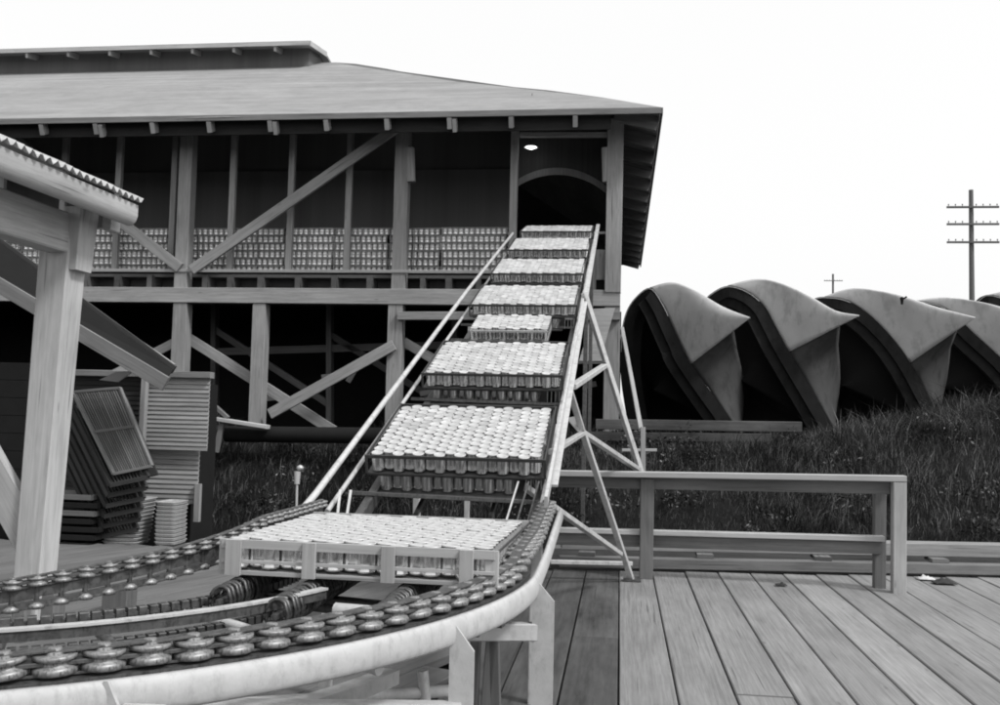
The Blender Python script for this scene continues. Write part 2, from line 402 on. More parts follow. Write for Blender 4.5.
for px in np.arange(29, 300, 41.2):
    p = at(px, 50, my0 - .4); MB().bar((p.x, my0 - .48, zt - .14), (p.x, my0, zt - .04), .06, .12).build('rafter_tail', M['rail'], mon)
# rafters: front eave, then the side eave
xr = at(574, 118, 14.0).x; xs_ = []
while xr > LX + .3: xs_.append(xr); xr -= .952
for i, xx in enumerate(xs_):
    if xx < -11.5: continue
    d = random.uniform(-.03, .03)
    MB().bar((xx + d, CY + .16, CZ - .10), (xx + d, CY + 1.3, CZ - .10 + 1.14 * .49), .07, .13).build('rafter', M['dark'], shed)  # coloured dark to carry the shade under the eave
    rb = MB(); rb.bar((xx + d, CY + .012, CZ - .19), (xx + d, CY + .15, CZ - .13), .07, .17)
    if i % 3 == 2: rb.bar((xx + d + .075, CY + .03, CZ - .22), (xx + d + .075, CY + .15, CZ - .16), .06, .20)
    rb.build('rafter_tail', M['rail'], shed)  # tail in pale timber, the lit end of the dark rafter
MB().bar((LX, CY + .18, CZ - .15), (-.2, CY + .18, CZ - .15), .025, .24).build('eave_shade_board', M['dark'], shed)  # dark board added behind the tails in place of eave shade
yy = CY + .35; n = 0
while yy < BY - .5 and n < 16:
    MB().bar((CX - .04, yy, CZ - .16), (-.14, yy, CZ - .16 + (CX - .18) * .49), .09, .2).build('lookout', M['framedim'], shed)
    yy += .98; n += 1
# side wall and back wall
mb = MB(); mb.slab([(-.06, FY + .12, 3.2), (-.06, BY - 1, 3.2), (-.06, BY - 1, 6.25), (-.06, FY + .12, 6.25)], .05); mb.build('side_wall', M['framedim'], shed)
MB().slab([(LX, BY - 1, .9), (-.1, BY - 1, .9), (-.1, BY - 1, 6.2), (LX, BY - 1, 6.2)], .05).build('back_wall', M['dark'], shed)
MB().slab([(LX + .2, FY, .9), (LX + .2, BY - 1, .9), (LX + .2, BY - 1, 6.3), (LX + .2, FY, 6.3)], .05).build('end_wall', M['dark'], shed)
# loft floor, partition, ceiling
ZF = 3.68
MB().slab([(LX, FY + .05, ZF), (-.08, FY + .05, ZF), (-.08, BY - 1.1, ZF), (LX, BY - 1.1, ZF)], .05).build('loft_floor', M['framedim'], shed)
pt = MB(); pz = at(300, 171, 17.2).z
pt.slab([(LX, 17.2, ZF), (-1.95, 17.2, ZF), (-1.95, 17.2, pz), (LX, 17.2, pz)], .04); pt.build('partition', M['screen'], shed)
MB().slab([(LX, 17.3, pz), (-.1, 17.3, pz), (-.1, 17.3, 6.9), (LX, 17.3, 7.5)], .04).build('upper_partition', M['screen2'], shed)
# arched opening in the conveyor bay
ar = MB(); Yb = 15.75; L0 = at(515, 190, Yb); R0_ = at(606, 190, Yb); top = []; bot = []
for k in range(17):
    u = k / 16; x_ = L0.x + (R0_.x - L0.x) * u; zc = at(560, 181, Yb).z + .11 - .52 * abs(u - .46) ** 2.1 * 2.2
    bot.append(zc); top.append(x_)
ar.grid([[Vector((x_, Yb, 6.6)) for x_ in top], [Vector((x_, Yb, z_)) for x_, z_ in zip(top, bot)]], smooth=False)
arch_o = ar.build('arch_board', M['dark'], shed, solid=.04)
ar = MB(); ar.grid([[Vector((x_, Yb - .05, z_ + .10)) for x_, z_ in zip(top, bot)], [Vector((x_, Yb - .05, z_ - .02)) for x_, z_ in zip(top, bot)]], smooth=False)
ar.build('arch_trim', M['framedim'], shed, solid=.04)
# plates and beams
MB().bar((LX, FY + .04, 6.20), (-.05, FY + .04, 6.26), .14, .20).build('top_plate', M['dark'], shed)
MB().bar((LX, FY - .12, 3.71), (-1.95, FY - .12, 3.71), .06, .05).build('floor_edge', M['frame'], shed)
MB().bar((LX, FY - .07, 3.30), (-.02, FY - .07, 3.31), .16, .25).build('floor_beam', M['frame'], shed)
x_ = -10.9; jb = 0
while x_ < -1.9:
    MB().bar((x_, FY - .02, 3.55), (x_, FY + 1.4, 3.55), random.choice((.07, .07, .09)), .24).build('joist', M['framedim'], shed); x_ += random.uniform(.42, .66); jb += 1
MB().slab([(LX, FY + .35, 3.42), (-1.9, FY + .35, 3.42), (-1.9, FY + .35, 3.68), (LX, FY + .35, 3.68)], .03).build('joist_blocking', M['framedim'], shed)
def fpost(px_top, px_bot, z0, z1, w, h, m='frame', Y=FY, name='post'):
    a_, b_ = at(px_bot, 300, Y), at(px_top, 200, Y)
    return MB().bar((a_.x, Y, z0), (a_.x, Y, z1), w, h, up=(0, 1, 0)).build(name, M[m], shed)
def wx(px, py): return at(px, py, FY).x
for px, py, w_ in ((187, 210, .225), (402, 210, .225)):
    x_ = wx(px, py); MB().bar((x_, FY - .03, 3.43), (x_, FY - .03, 6.12), w_, .2).build('post', M['frame'], shed)
xc_ = wx(614, 210); MB().bar((xc_, FY - .05, 3.40), (xc_ + .01, FY - .05, 6.14), .25, .24).build('corner_post', M['frame'], shed)
for px, py, z0 in ((182, 340, 1.7), (396, 350, .95), (260, 360, 1.1), (612, 345, 1.0)):
    x_ = wx(px, py); MB().bar((x_, FY - .02, z0), (x_, FY - .02, 3.175), .24 if px != 260 else .22, .22).build('lower_post', M['frame'], shed)
for px in (-2, 60, 115, 171, 230, 289, 347):
    x_ = wx(px, 200); MB().bar((x_, FY + .10, 3.74), (x_, FY + .10, 6.16), .10, .09).build('stud', M['frame'], shed)
x_ = wx(514, 190); MB().bar((x_, FY - .02, 3.43), (x_, FY - .02, 6.12), .12, .12).build('door_stud', M['frame'], shed)
def fbar(name, p, q, w_, h_, Y, m='frame'):
    return MB().bar(at(*p, Y), at(*q, Y), h_, w_, up=(0, 0, 1)).build(name, M[m], shed)
fbar('diagonal_brace', (192, 270), (396, 128), .17, .06, FY - .16)
fbar('diagonal_brace', (180, 268), (-20, 112), .17, .06, FY - .16)
fbar('door_header', (520, 135), (608, 135), .07, .10, FY - .06)
fbar('door_sill_bar', (594, 233), (612, 233), .04, .04, FY - .06)
for px in (410, 606):                                   # scabs nailed beside two posts
    p = at(px, 148, FY - .10); q = at(px + 1, 182, FY - .10)
    MB().bar(p, q, .14, .12, cham=.03).build('bolster', M['frame'], shed)
# under the loft: X braces, sub beam
fbar('lower_brace', (188, 338), (334, 431), .17, .06, FY + .12)
fbar('lower_brace', (394, 345), (270, 414), .17, .06, FY - .19)
fbar('lower_brace', (176, 342), (96, 384), .15, .06, FY + .12)
fbar('lower_brace', (404, 342), (500, 398), .15, .06, FY + .12)
fbar('sub_beam', (398, 316), (620, 316), .13, .10, FY - .16)
# apron of boards at the corner bay with its small dark window
ap = MB(); z1 = at(590, 250, FY).z; xa = wx(574, 280); xb = xc_ - .11; zz = 3.44
wl, wr = at(596, 285, FY).x, at(605, 285, FY).x; wz0, wz1 = at(600, 297, FY).z, at(600, 280, FY).z
def apb(x0, x1, z0, z1):
    if x1 - x0 > .02 and z1 - z0 > .02: ap.box(((x0 + x1) / 2, FY - .02, (z0 + z1) / 2), (x1 - x0, .05, z1 - z0))
apb(xa, wl, 3.44, z1); apb(wr, xb, 3.44, z1); apb(wl, wr, 3.44, wz0); apb(wl, wr, wz1, z1)
apo = ap.build('apron_wall', M['frame'], shed)
MB().box(((wl + wr) / 2, FY + .02, (wz0 + wz1) / 2), (wr - wl, .02, wz1 - wz0)).build('window_pane', M['darker'], apo)
# pale tapering chute board hanging under the corner bay
pts = [at(592, 309, FY - .3), at(615, 308, FY - .3), at(603, 350, FY - .3), at(604, 361, FY - .3), at(579, 361, FY - .3), at(584, 345, FY - .3)]
mb = MB(); mb.add(pts, [tuple(range(6))], [tuple((p.x, p.z) for p in pts)]); mb.build('gusset_board', M['rail'], shed, solid=.05)
MB().bar(at(568, 362, FY - .25), at(606, 362, FY - .25), .1, .06).build('gusset_cleat', M['frame'], shed)
# dim framing further in under the loft
for (p, q, w_) in (((215, 352), (455, 345), .14), ((215, 300), (215, 450), .2), ((330, 300), (330, 450), .2), ((455, 300), (455, 450), .2), ((216, 330), (330, 405), .12), ((331, 335), (455, 412), .12), ((540, 300), (540, 450), .2)):
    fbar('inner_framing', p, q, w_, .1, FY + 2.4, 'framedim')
MB().slab([(LX, FY + 4.5, .9), (0, FY + 4.5, .9), (0, FY + 4.5, 3.6), (LX, FY + 4.5, 3.6)], .04).build('shade_backdrop', M['darker'], shed)  # near-black backdrop, shade under the loft put into its colour
for k_, (px, py, w__, h__) in enumerate(((253, 372, .12, .34), (352, 374, .14, .28), (272, 398, .5, .06), (330, 376, .3, .05), (430, 392, .35, .07), (590, 385, .2, .05))):
    p = at(px, py, FY + 1.2); m = MB(); m.bar(p - Vector((w__ / 2, 0, h__ / 2)), p + Vector((w__ / 2, .05, h__ / 2)), .04, .09)
    m.build('scrap_board', M['frame'], label='odd piece of board in the shadow under the loft, %s from the left' % ('second', 'fifth', 'third', 'fourth', 'sixth', 'seventh')[k_] if False else 'broken board in the gloom under the loft, %s from the left' % {253: 'first', 272: 'second', 330: 'third', 352: 'fourth', 430: 'fifth', 590: 'sixth'}[px], cat='board', group='broken boards under the loft')
# screened-off side under the loft, beside the corner post
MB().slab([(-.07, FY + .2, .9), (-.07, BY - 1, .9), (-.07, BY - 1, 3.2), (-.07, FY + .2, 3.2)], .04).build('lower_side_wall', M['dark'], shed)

# hanging lamp in the conveyor bay
lp = at(531, 147, 15.3)
t = thing('hanging_lamp', 'lit lamp with a wide white shade hanging in the top of the conveyor doorway', 'lamp', (lp.x, lp.y, lp.z))
MB().lathe([(.015, .06), (.03, .055), (.11, .0), (.115, -.008), (.10, -.006), (.02, .03)], lp, 20).build('lamp_shade', M['white'], t)
MB().lathe([(.001, -.03), (.05, -.022), (.085, 0), (.05, .02), (.001, .022)], lp - Vector((0, 0, .004)), 16).build('bulb', M['lampglow'], t)
MB().tube([lp + Vector((0, 0, .05)), lp + Vector((0, 0, .9))], .006, 6).build('cord', M['iron'], t)
ld = bpy.data.lights.new('lamp_light', 'POINT'); ld.energy = 1.0; ld.shadow_soft_size = .06
lo = bpy.data.objects.new('lamp_light', ld); COL.objects.link(lo); lo.parent = t; lo.location = (0, 0, -.12)

# ================================================================== TIN CANS AND CRATES
def can_mesh(r, h, n=24):
    m = MB(); m.lathe([(r * .97, .002), (r, .004), (r * .965, .008), (r * .965, h - .008), (r, h - .005), (r, h - .001), (r * .95, h), (r * .90, h - .006), (r * .66, h - .006), (r * .62, h - .004), (r * .58, h - .005), (.0, h - .005)], n=n)
    me = bpy.data.meshes.new('tin_can'); me.from_pydata([tuple(p) for p in m.v], [], m.f)
    me.polygons.foreach_set('use_smooth', [True] * len(m.f))
    me.materials.append(M['tin']); me.materials.append(M['lid'])
    idx = [1 if min(m.v[i][2] for i in f_) > h - .0062 else 0 for f_ in m.f]; me.polygons.foreach_set('material_index', idx)
    me.validate(); return me
CR, CH = .0350, .112
hi_can = can_mesh(CR, CH)
def low_template(r, h, n=12):
    prof = [(r, .003), (r * .965, .009), (r * .965, h - .009), (r, h - .006), (r, h), (r * .9, h - .004), (0, h - .004)]
    v = []; f_ = []; mi = []
    for q, z in prof[:-1]:
        for k in range(n): a = 2 * math.pi * k / n; v.append((q * math.cos(a), q * math.sin(a), z))
    v.append((0, 0, prof[-1][1])); c = len(v) - 1
    for i in range(len(prof) - 2):
        for k in range(n): j = (k + 1) % n; f_.append((i * n + k, i * n + j, (i + 1) * n + j, (i + 1) * n + k)); mi.append(1 if i >= 3 else 0)
    i = len(prof) - 2
    for k in range(n): f_.append((i * n + k, i * n + (k + 1) % n, c)); mi.append(1)
    return np.array(v), f_, mi
STUFF = []                                     # (4x4 matrix, radius, height)
PITCH = .0632; NX = 16
def can_spots(w, d, r=CR):
    """hex packing, columns run front to back"""
    pit = r * 2 * .9; nx = int((w - 2 * r) / pit) + 1; x0 = -((nx - 1) * pit) / 2; sp = 2 * r * 1.03; res = []
    for i in range(nx):
        off = r if i % 2 else 0; y = r + off; k = 0
        while y + r < d + 1e-6: res.append((x0 + i * pit, y, k)); y += sp; k += 1
    return res
W1, D1 = 1.055, 1.0
def crate_root(label, group, loc, tilt, rz=0):
    t = thing('can_crate', label, 'crate', loc, group, world=False); t.rotation_euler = (tilt, 0, rz); return t
def L(mb, name, m, parent, **k): return mb.build(name, m, parent, **k)
indiv = [0]
ORD = ['first', 'second', 'third', 'fourth', 'fifth', 'sixth', 'seventh', 'eighth', 'ninth', 'tenth', 'eleventh', 'twelfth', 'thirteenth', 'fourteenth', 'fifteenth', 'sixteenth', 'seventeenth', 'eighteenth', 'nineteenth', 'twentieth']
def place_cans(root_m, spots, zb, label, group, individual=0, r=CR, h=CH):
    spots = sorted(spots, key=lambda s: (s[2], s[0])); colx = {v: i for i, v in enumerate(sorted({round(s[0], 4) for s in spots}))}
    for i, (x_, y_, k_) in enumerate(spots):
        jit = Matrix.Rotation(random.uniform(-.018, .018), 4, 'X') @ Matrix.Rotation(random.uniform(-.018, .018), 4, 'Y')
        m = root_m @ Matrix.Translation((x_ + random.uniform(-.001, .001), y_ + random.uniform(-.001, .001), zb + random.uniform(-.002, .002))) @ jit @ Matrix.Rotation(random.random() * 6, 4, 'Z')
        if i < individual:
            o = bpy.data.objects.new('tin_can', hi_can); COL.objects.link(o); o.matrix_world = m; tag(o, '%s, %s row from the front, %s from the left' % (label, ORD[k_], ORD[colx[round(x_, 4)]]), 'can', group); indiv[0] += 1
        else: STUFF.append((m, r, h))

# --- the flat crate in front, slatted wood
T1 = Matrix.Translation((-.972, 3.5, .862)) @ Matrix.Rotation(R(-1.5), 4, 'Z')
t = crate_root('wide slatted wooden crate full of upright tin cans, nearest and lowest on the conveyor', 'crates riding the conveyor', T1.translation, 0, R(-1.5))
hw = W1 / 2
b_ = MB(); b_.box((0, D1 / 2, .006), (W1 - .02, D1 - .02, .012)); L(b_, 'base_board', M['crate'], t)
for side in (0, 1):
    yy = -.006 if side == 0 else D1 + .006
    MB().bar((-hw, yy, .116), (hw, yy, .116), .012, .034).build('top_slat', M['crate'], t)
    MB().bar((-hw, yy, .050), (hw, yy, .050), .010, .013).build('middle_slat', M['crate'], t)
    MB().bar((-hw, yy, .008), (hw, yy, .008), .010, .016).build('bottom_slat', M['crate'], t)
    for fx in (-.475, -.175, .13, .425):
        MB().bar((fx, yy - .013 * (1 if side == 0 else -1), 0), (fx, yy - .013 * (1 if side == 0 else -1), .132), .052 if fx > -.4 else .062, .014).build('upright', M['crate'], t)
for sx in (-1, 1):
    MB().bar((sx * (hw + .002), 0, .118), (sx * (hw + .002), D1, .118), .004, .012).build('side_slat', M['rim'], t)
    MB().bar((sx * (hw + .004), 0, .012), (sx * (hw + .004), D1, .012), .008, .022).build('side_slat', M['crate'], t)
    MB().bar((sx * (hw - .012), .006, 0), (sx * (hw - .012), .006, .13), .05, .018).build('corner_post', M['crate'], t)
place_cans(T1, can_spots(W1 - .03, D1), .023, 'upright tin can in the nearest crate', 'cans packed in the front crate', 400)
n1 = indiv[0]
MB_S = math.atan(.36)
def incline_z(y): return 1.22 + .36 * (y - 5.5)
names = ['second crate of tin cans up the incline, right behind the flat front crate', 'third crate of tin cans up the incline, its lids a plain white band',
         'fourth crate up the incline, just above the gap with the small white load', 'fifth crate up the incline, level with the loft floor beam',
         'sixth crate up the incline, one below the topmost', 'topmost crate on the incline, entering the shed doorway']
for i, (Y, wd, dp) in enumerate([(5.55, 1.07, .93), (7.10, 1.07, .93), (9.25, 1.06, .93), (10.72, 1.06, .9), (12.2, 1.06, .9), (13.65, 1.04, .9)]):
    ht = .128
    tilt = MB_S if i < 5 else MB_S * .82
    Mi = Matrix.Translation((-.965, Y, incline_z(Y))) @ Matrix.Rotation(tilt, 4, 'X') @ Matrix.Translation((0, 0, -ht))
    t = crate_root(names[i], 'crates riding the conveyor', Mi.translation, tilt)
    hw = wd / 2
    MB().box((0, dp / 2, -.004), (wd, dp, .014)).build('base_board', M['rim'], t)
    for (p, q) in (((-hw, 0), (hw, 0)), ((-hw, dp), (hw, dp)), ((-hw, 0), (-hw, dp)), ((hw, 0), (hw, dp))):
        MB().bar((p[0], p[1], .108), (q[0], q[1], .110), .008, .020).build('top_band', M['rim'], t)
    for sx in (-1, 1):
        for yy in (.0, dp): MB().bar((sx * hw, yy, 0), (sx * hw, yy, .12), .014, .014).build('corner_post', M['rim'], t)
    place_cans(Mi, can_spots(wd, dp), .012, 'upright tin can in the second crate', 'cans at the front of the second crate', max(0, 300 - n1) if i == 0 else 0)
    # the smaller tray slung below
    lw = wd * .83; Ml = Mi @ Matrix.Translation((-.06, .035, -.135))
    t2 = thing('can_tray', 'shallow lower tray of cans slung under the ' + names[i].split(' ')[0] + ' crate', 'tray', Ml.translation, 'lower trays on the conveyor', world=False)
    t2.rotation_euler = (tilt, 0, 0)
    MB().box((0, (dp + .06) / 2 - .05, .0), (lw + .02, dp + .06, .012)).build('base_board', M['rim'], t2)
    MB().bar((-lw / 2, 0, .112), (lw / 2, 0, .112), .008, .012).build('top_band', M['rim'], t2)
    for sx in (-1, 1): MB().bar((sx * lw / 2, 0, .112), (sx * lw / 2, dp, .112), .008, .012).build('side_band', M['rim'], t2)
    for q in range(5):
        MB().bar((lw / 2 + .03 + q * .03, .02 + q * .01, 0), (lw / 2 + .035 + q * .03, .02, .12), .006, .006).build('spacer_rod', M['galv'], t2)
    place_cans(Ml, [s for s in can_spots(lw, dp) if s[2] < 2 or abs(s[0]) > lw / 2 - .1], .008, '', '', 0)
# small white-topped load lying low between the third and fourth crates
p0, p1 = at(470, 336, 8.4), at(548, 336, 8.4); lw = p1.x - p0.x
Ms = Matrix.Translation(((p0.x + p1.x) / 2, 8.4, p0.z)) @ Matrix.Rotation(MB_S, 4, 'X')
t = thing('small_tray', 'small low tray of bright lids lying between the third and fourth crates', 'tray', Ms.translation, world=False); t.rotation_euler = (MB_S, 0, 0)
MB().box((0, .26, -.045), (lw, .56, .02)).build('tray_body', M['rim'], t)
MB().bar((-lw / 2, -.01, .05), (lw / 2, -.01, .05), .01, .018).build('front_band', M['galv'], t)
place_cans(Ms, can_spots(lw, .54), -.04, '', '', 0)
for px in (463, 555):
    p = at(px, 326, 8.45); MB().bar(p - Vector((0, 0, .10)), p + Vector((0, 0, .12)), .09, .05).build('side_cheek', M['framedim'], t) if False else None

# --- crates stacked in the loft
edges = [at(px, 250, 15.1).x for px in (-40, 20, 62, 115, 167, 228, 284, 333, 388, 440, 507)]
zb0, LH = 3.735, .126
rows_l = ['bottom', 'second', 'third', 'fourth', 'fifth', 'top']
cols_l = ['leftmost stack', 'second stack from the left', 'third stack from the left', 'fourth stack, behind the big left post', 'fifth stack from the left',
          'middle stack of the loft', 'stack below the long brace', 'stack left of the middle post', 'stack right of the middle post', 'rightmost stack beside the conveyor']
for ci in range(10):
    x0, x1 = edges[ci] + .01, edges[ci + 1] - .01; cw = x1 - x0; Yc = 15.12 + random.uniform(-.03, .03)
    nl = 6; zs_ = random.uniform(0, .005)
    for ri in range(nl):
        z = zb0 + ri * (LH + zs_ * .4); jx = random.uniform(-.018, .018)
        m = MB(); m.box((0, .4, .006), (cw, .8, .012))
        m.bar((-cw / 2, .0, .112), (cw / 2, .0, .112), .012, .012); m.bar((-cw / 2, 0, .055), (cw / 2, 0, .055), .010, .006)
        for sx in (-1, 0, 1): m.bar((sx * (cw / 2 - .01), -.008, 0), (sx * (cw / 2 - .01), -.008, .118), .018, .012)
        m.bar((-cw / 2, 0, .1), (-cw / 2, .8, .1), .012, .03); m.bar((cw / 2, 0, .1), (cw / 2, .8, .1), .012, .03)
        o = m.build('stored_crate', M['frame'], None, origin=(0, 0, 0), label=f'loft crate of cans, {rows_l[ri]} layer, {cols_l[ci]}', cat='crate', group='crates of cans stacked in the loft')
        Mc = Matrix.Translation(((x0 + x1) / 2 + jx, Yc, z)); o.location = Mc.translation
        r_ = .043; nx = int(cw / (2 * r_ * 1.04)); pit = cw / nx
        for k in range(nx):
            for kk in range(1 if ri < nl - 1 else 5):
                STUFF.append((Mc @ Matrix.Translation((-cw / 2 + pit * (k + .5), .05 + kk * .09, .014)) @ Matrix.Rotation(random.uniform(-.05, .05), 4, 'X'), r_, .10))
# every other can, as one mass
def build_stuff():
    V = []; Fs = []; MI = []; off = 0; cache = {}
    for m, r, h in STUFF:
        if (r, h) not in cache: cache[(r, h)] = low_template(r, h)
        v, f_, mi = cache[(r, h)]; mm = np.array(m); V.append(v @ mm[:3, :3].T + mm[:3, 3])
        Fs += [tuple(i + off for i in q) for q in f_]; MI += [2 if (q_ == 0 and r > .04) else q_ for q_ in mi]; off += len(v)
    me = bpy.data.meshes.new('tin_cans'); me.from_pydata(np.concatenate(V).tolist(), [], Fs)
    me.materials.append(M['tin']); me.materials.append(M['lid']); me.materials.append(M['loftpale']); me.polygons.foreach_set('material_index', MI)
    me.polygons.foreach_set('use_smooth', [True] * len(Fs)); me.update()
    o = bpy.data.objects.new('tin_cans', me); COL.objects.link(o)
    tag(o, 'mass of tin cans filling the farther crates on the slope and in the loft', 'cans', kind='stuff')
build_stuff()

# ================================================================== INCLINED CONVEYOR
inc = thing('inclined_conveyor', 'long inclined steel conveyor climbing on splayed legs into the shed doorway', 'conveyor', (-.97, 5.2, 0))
def rz_(y, z0=0): return 1.0 + (y - 4.9) * .356 + z0
MB().tube([(-1.66, 4.70, .93), (-1.63, 4.86, .985), (-1.62, 5.0, 1.04), (-1.62, 9.84, 2.77), (-1.62, 13.9, 4.16)], .019, 8).build('guide_rail', M['galv'], inc)
MB().tube([(-1.57, 5.05, .94), (-1.57, 13.9, 4.05)], .014, 8).build('guide_rail', M['galv'], inc)
MB().bar((-.375, 4.98, 1.04), (-.375, 13.9, 4.24), .018, .06).build('guide_rail', M['galv'], inc)
MB().bar((-.36, 5.3, 1.10), (-.36, 13.9, 4.29), .05, .014).build('rail_flange', M['galv'], inc)
MB().bar((-.43, 5.35, .97), (-.43, 13.9, 3.98), .02, .03).build('guide_rail', M['galv'], inc)
for sx in (-1.47, -.47): MB().bar((sx, 4.6, .60), (sx, 14.6, 4.16), .05, .09).build('bed_rail', M['iron'], inc)
for q, y in enumerate(np.arange(5.0, 14, .55)):
    MB().bar((-1.60, y, rz_(y, -.23)), (-.39, y, rz_(y, -.25)), .024, .024).build('cross_bar', M['iron' if q % 3 else 'galv'], inc)
for sx in (-1.2, -.75): MB().bar((sx, 4.9, .62), (sx, 14.4, 4.0), .025, .03).build('carrier_chain', M['coil'], inc)
def tb(name, pts, w_=.045, m='galv'): return MB().bar(pts[0], pts[1], w_, w_ * .7).build(name, M[m], inc)
foot = atz(632, 581, .0)
J = at(583, 433, 7.75)
leg_top = Vector((-.37, 6.98, 1.68))
tb('leg', (leg_top, J)); MB().bar(J, foot, .05, .035).build('leg', M['galv'], inc)
MB().box(foot + Vector((0, 0, .012)), (.16, .12, .02)).build('foot_plate', M['iron'], inc)
l2t = Vector((-.37, 9.38, 2.70)); l2f = at(641, 472, 9.75); l2f2 = l2f + (l2f - l2t) * .16
MB().bar(l2t, l2f2, .06, .045).build('leg', M['galv'], inc)
tb('brace', (at(604, 366, 9.45), Vector((-.37, 7.40, 1.71))), .06)
tb('brace', (Vector((-.40, 5.71, 1.27)), J), .045)
tb('brace', (J, at(639, 470, 9.5)), .055)
tb('brace', (at(515, 480, 6.0), at(620, 554, 8.35)), .05)
pts = [at(566, 418, 7.6), at(578, 416, 7.6), at(584, 434, 7.7), at(577, 431, 7.6)]
mb = MB(); mb.add(pts, [(0, 1, 2, 3)], [((0, 0),) * 4]); mb.build('gusset_plate', M['galv'], inc, solid=.01)
tb('tie_bar', (Vector((-.6, foot.y - .12, .16)), foot + Vector((.0, -.02, .16))), .05)
for (yt, yf) in ((7.0, 7.2), (9.4, 9.6)):
    MB().bar((-1.5, yt, rz_(yt, -.25)), (-1.52, yf, -.02 if yf < 9.5 else -.3), .05, .05).build('leg', M['galv'], inc)
MB().bar((-.42, 5.0, .95), (-.42, 5.0, 0), .06, .05).build('leg', M['galv'], inc)
MB().bar((-1.5, 4.9, .8), (-1.5, 4.9, 0), .06, .05).build('leg', M['galv'], inc)
for y in (11.4, 13.3):
    for sx in (-1.5, -.42): MB().bar((sx, y, rz_(y, -.25)), (sx, y, gz(sx, y) - .05), .05, .05).build('leg', M['iron'], inc)
# fine rods and clips where the slope meets the bend
for q in range(3):
    xx = -.60 + q * .055; MB().bar((xx, 4.95 + q * .03, .86), (xx + .05, 5.25 + q * .03, 1.12), .009, .008).build('tension_rod', M[('galv', 'iron', 'iron')[q]], inc)
for q in range(2):
    MB().bar((-1.5 + q * .05, 5.0, .88), (-1.53 + q * .06, 5.15, 1.05), .014, .01).build('tension_rod', M['galv'], inc)

# ================================================================== CURVED CONVEYOR
CC = Vector((-2.61, 4.0, 0)); RO, RI = 2.2, 1.1
def arc(r, z, a0, a1, n): return [CC + Vector((r * math.cos(R(a)), -r * math.sin(R(a)), z if not callable(z) else z(a))) for a in np.linspace(a0, a1, n)]
zo = lambda a: .85 + (.0 if a > -5 else 0)
cur = thing('curved_conveyor', 'pale painted steel frame of the curved conveyor bend in the foreground', 'conveyor', (-1.2, 3.0, 0))
def curved_channel(pts, wd, ht, lip=.012):
    """sweeps a channel section along pts"""
    sec = [(-wd / 2, 0), (wd / 2, 0), (wd / 2, -ht), (-wd / 2, -ht)]
    rows = []; 
    for i, p in enumerate(pts):
        a = pts[max(0, i - 1)]; b = pts[min(len(pts) - 1, i + 1)]; d = (b - a).normalized(); n_ = Vector((-d.y, d.x, 0)).normalized()
        ring = [p + n_ * x_ + Vector((0, 0, z_)) for x_, z_ in sec]; rows.append(ring + [ring[0]])
    m = MB(); m.grid(rows, smooth=False)
    m.add(rows[0][:4], [(0, 1, 2, 3)], [((0, 0),) * 4]); m.add(rows[-1][:4], [(3, 2, 1, 0)], [((0, 0),) * 4]); return m
outer = [Vector((-.34, y, .83 + max(0, (y - 4.3)) * .09)) for y in (5.6, 5.0, 4.5)] + arc(RO + .07, .83, 0, 104, 60)
rows = []
for i_, p in enumerate(outer):
    a_ = outer[max(0, i_ - 1)]; b_ = outer[min(len(outer) - 1, i_ + 1)]; d_ = (b_ - a_).normalized(); n_ = Vector((-d_.y, d_.x, 0)).normalized()
    if n_.dot(p - CC) < 0: n_ = -n_
    rows.append([p + n_ * (.022 * math.cos(t_) ** .6 if math.cos(t_) > 0 else 0) + n_ * -.004 + Vector((0, 0, -.043 + .043 * math.sin(t_))) for t_ in np.linspace(-math.pi / 2, math.pi / 2, 11)])
m_ = MB(); m_.grid(rows); m_.build('outer_rail', M['paint'], cur, solid=.008)
curved_channel([p + Vector((0, 0, .002)) for p in arc(RO - .01, .835, 0, 104, 50)], .12, .012).build('outer_ledge', M['iron'], cur)
curved_channel(arc(RO - .30, .57, 18, 104, 40), .07, .05).build('lower_rail', M['paint'], cur)
curved_channel(arc(1.64, .842, 20, 104, 40), .034, .008).build('centre_guide', M['galv'], cur)
curved_channel(arc(1.64, .832, 20, 104, 40), .02, .03).build('guide_web', M['iron'], cur)
curved_channel(arc(1.86, .80, 12, 104, 40), .012, .05).build('inner_web', M['iron'], cur)
inz = lambda a: 1.0 - .135 * max(0, a) / 59
inner = [Vector((-1.53, y, .97)) for y in (5.0, 4.5)] + arc(RI - .02, lambda a: inz(a) - .03, 0, 104, 40)
curved_channel([p - Vector((0, 0, .03)) for p in inner], .03, .02).build('inner_rail', M['iron'], cur)
def pst(x, y, z1, w_=.085, m='paint', sc=1.0):
    """angle iron with a mitred head: a face plate and a flange running back"""
    b = MB(); P = [(x - w_ / 2, 0), (x + w_ / 2, 0), (x + w_ / 2, z1 - .07), (x - w_ * .28, z1 + .01), (x - w_ / 2, z1 + .01)]
    fr = [Vector((a, y, c)) for a, c in P]; bk = [p + Vector((0, .012, 0)) for p in fr]; n = 5
    b.add(fr, [tuple(range(n))], [((0, 0),) * n]); b.add(bk, [tuple(reversed(range(n)))], [((0, 0),) * n])
    for k in range(n):
        q = (k + 1) % n; b.add([fr[k], bk[k], bk[q], fr[q]], [(0, 1, 2, 3)], [((0, 0),) * 4])
    b.bar((x - w_ / 2 + .006, y + .05, 0), (x - w_ / 2 + .006, y + .05, z1), .012, .075, up=(0, 1, 0))
    return b.build('post', M[m], cur)
pst(-.30, 3.95, .80, .09); 
a21 = arc(RO + .11, 0, 23.6, 23.7, 2)[0]; pst(a21.x, a21.y, .80, .08)
a52 = arc(RO + .10, 0, 52, 52.1, 2)[0]
pst(a52.x, a52.y, .825, .05)
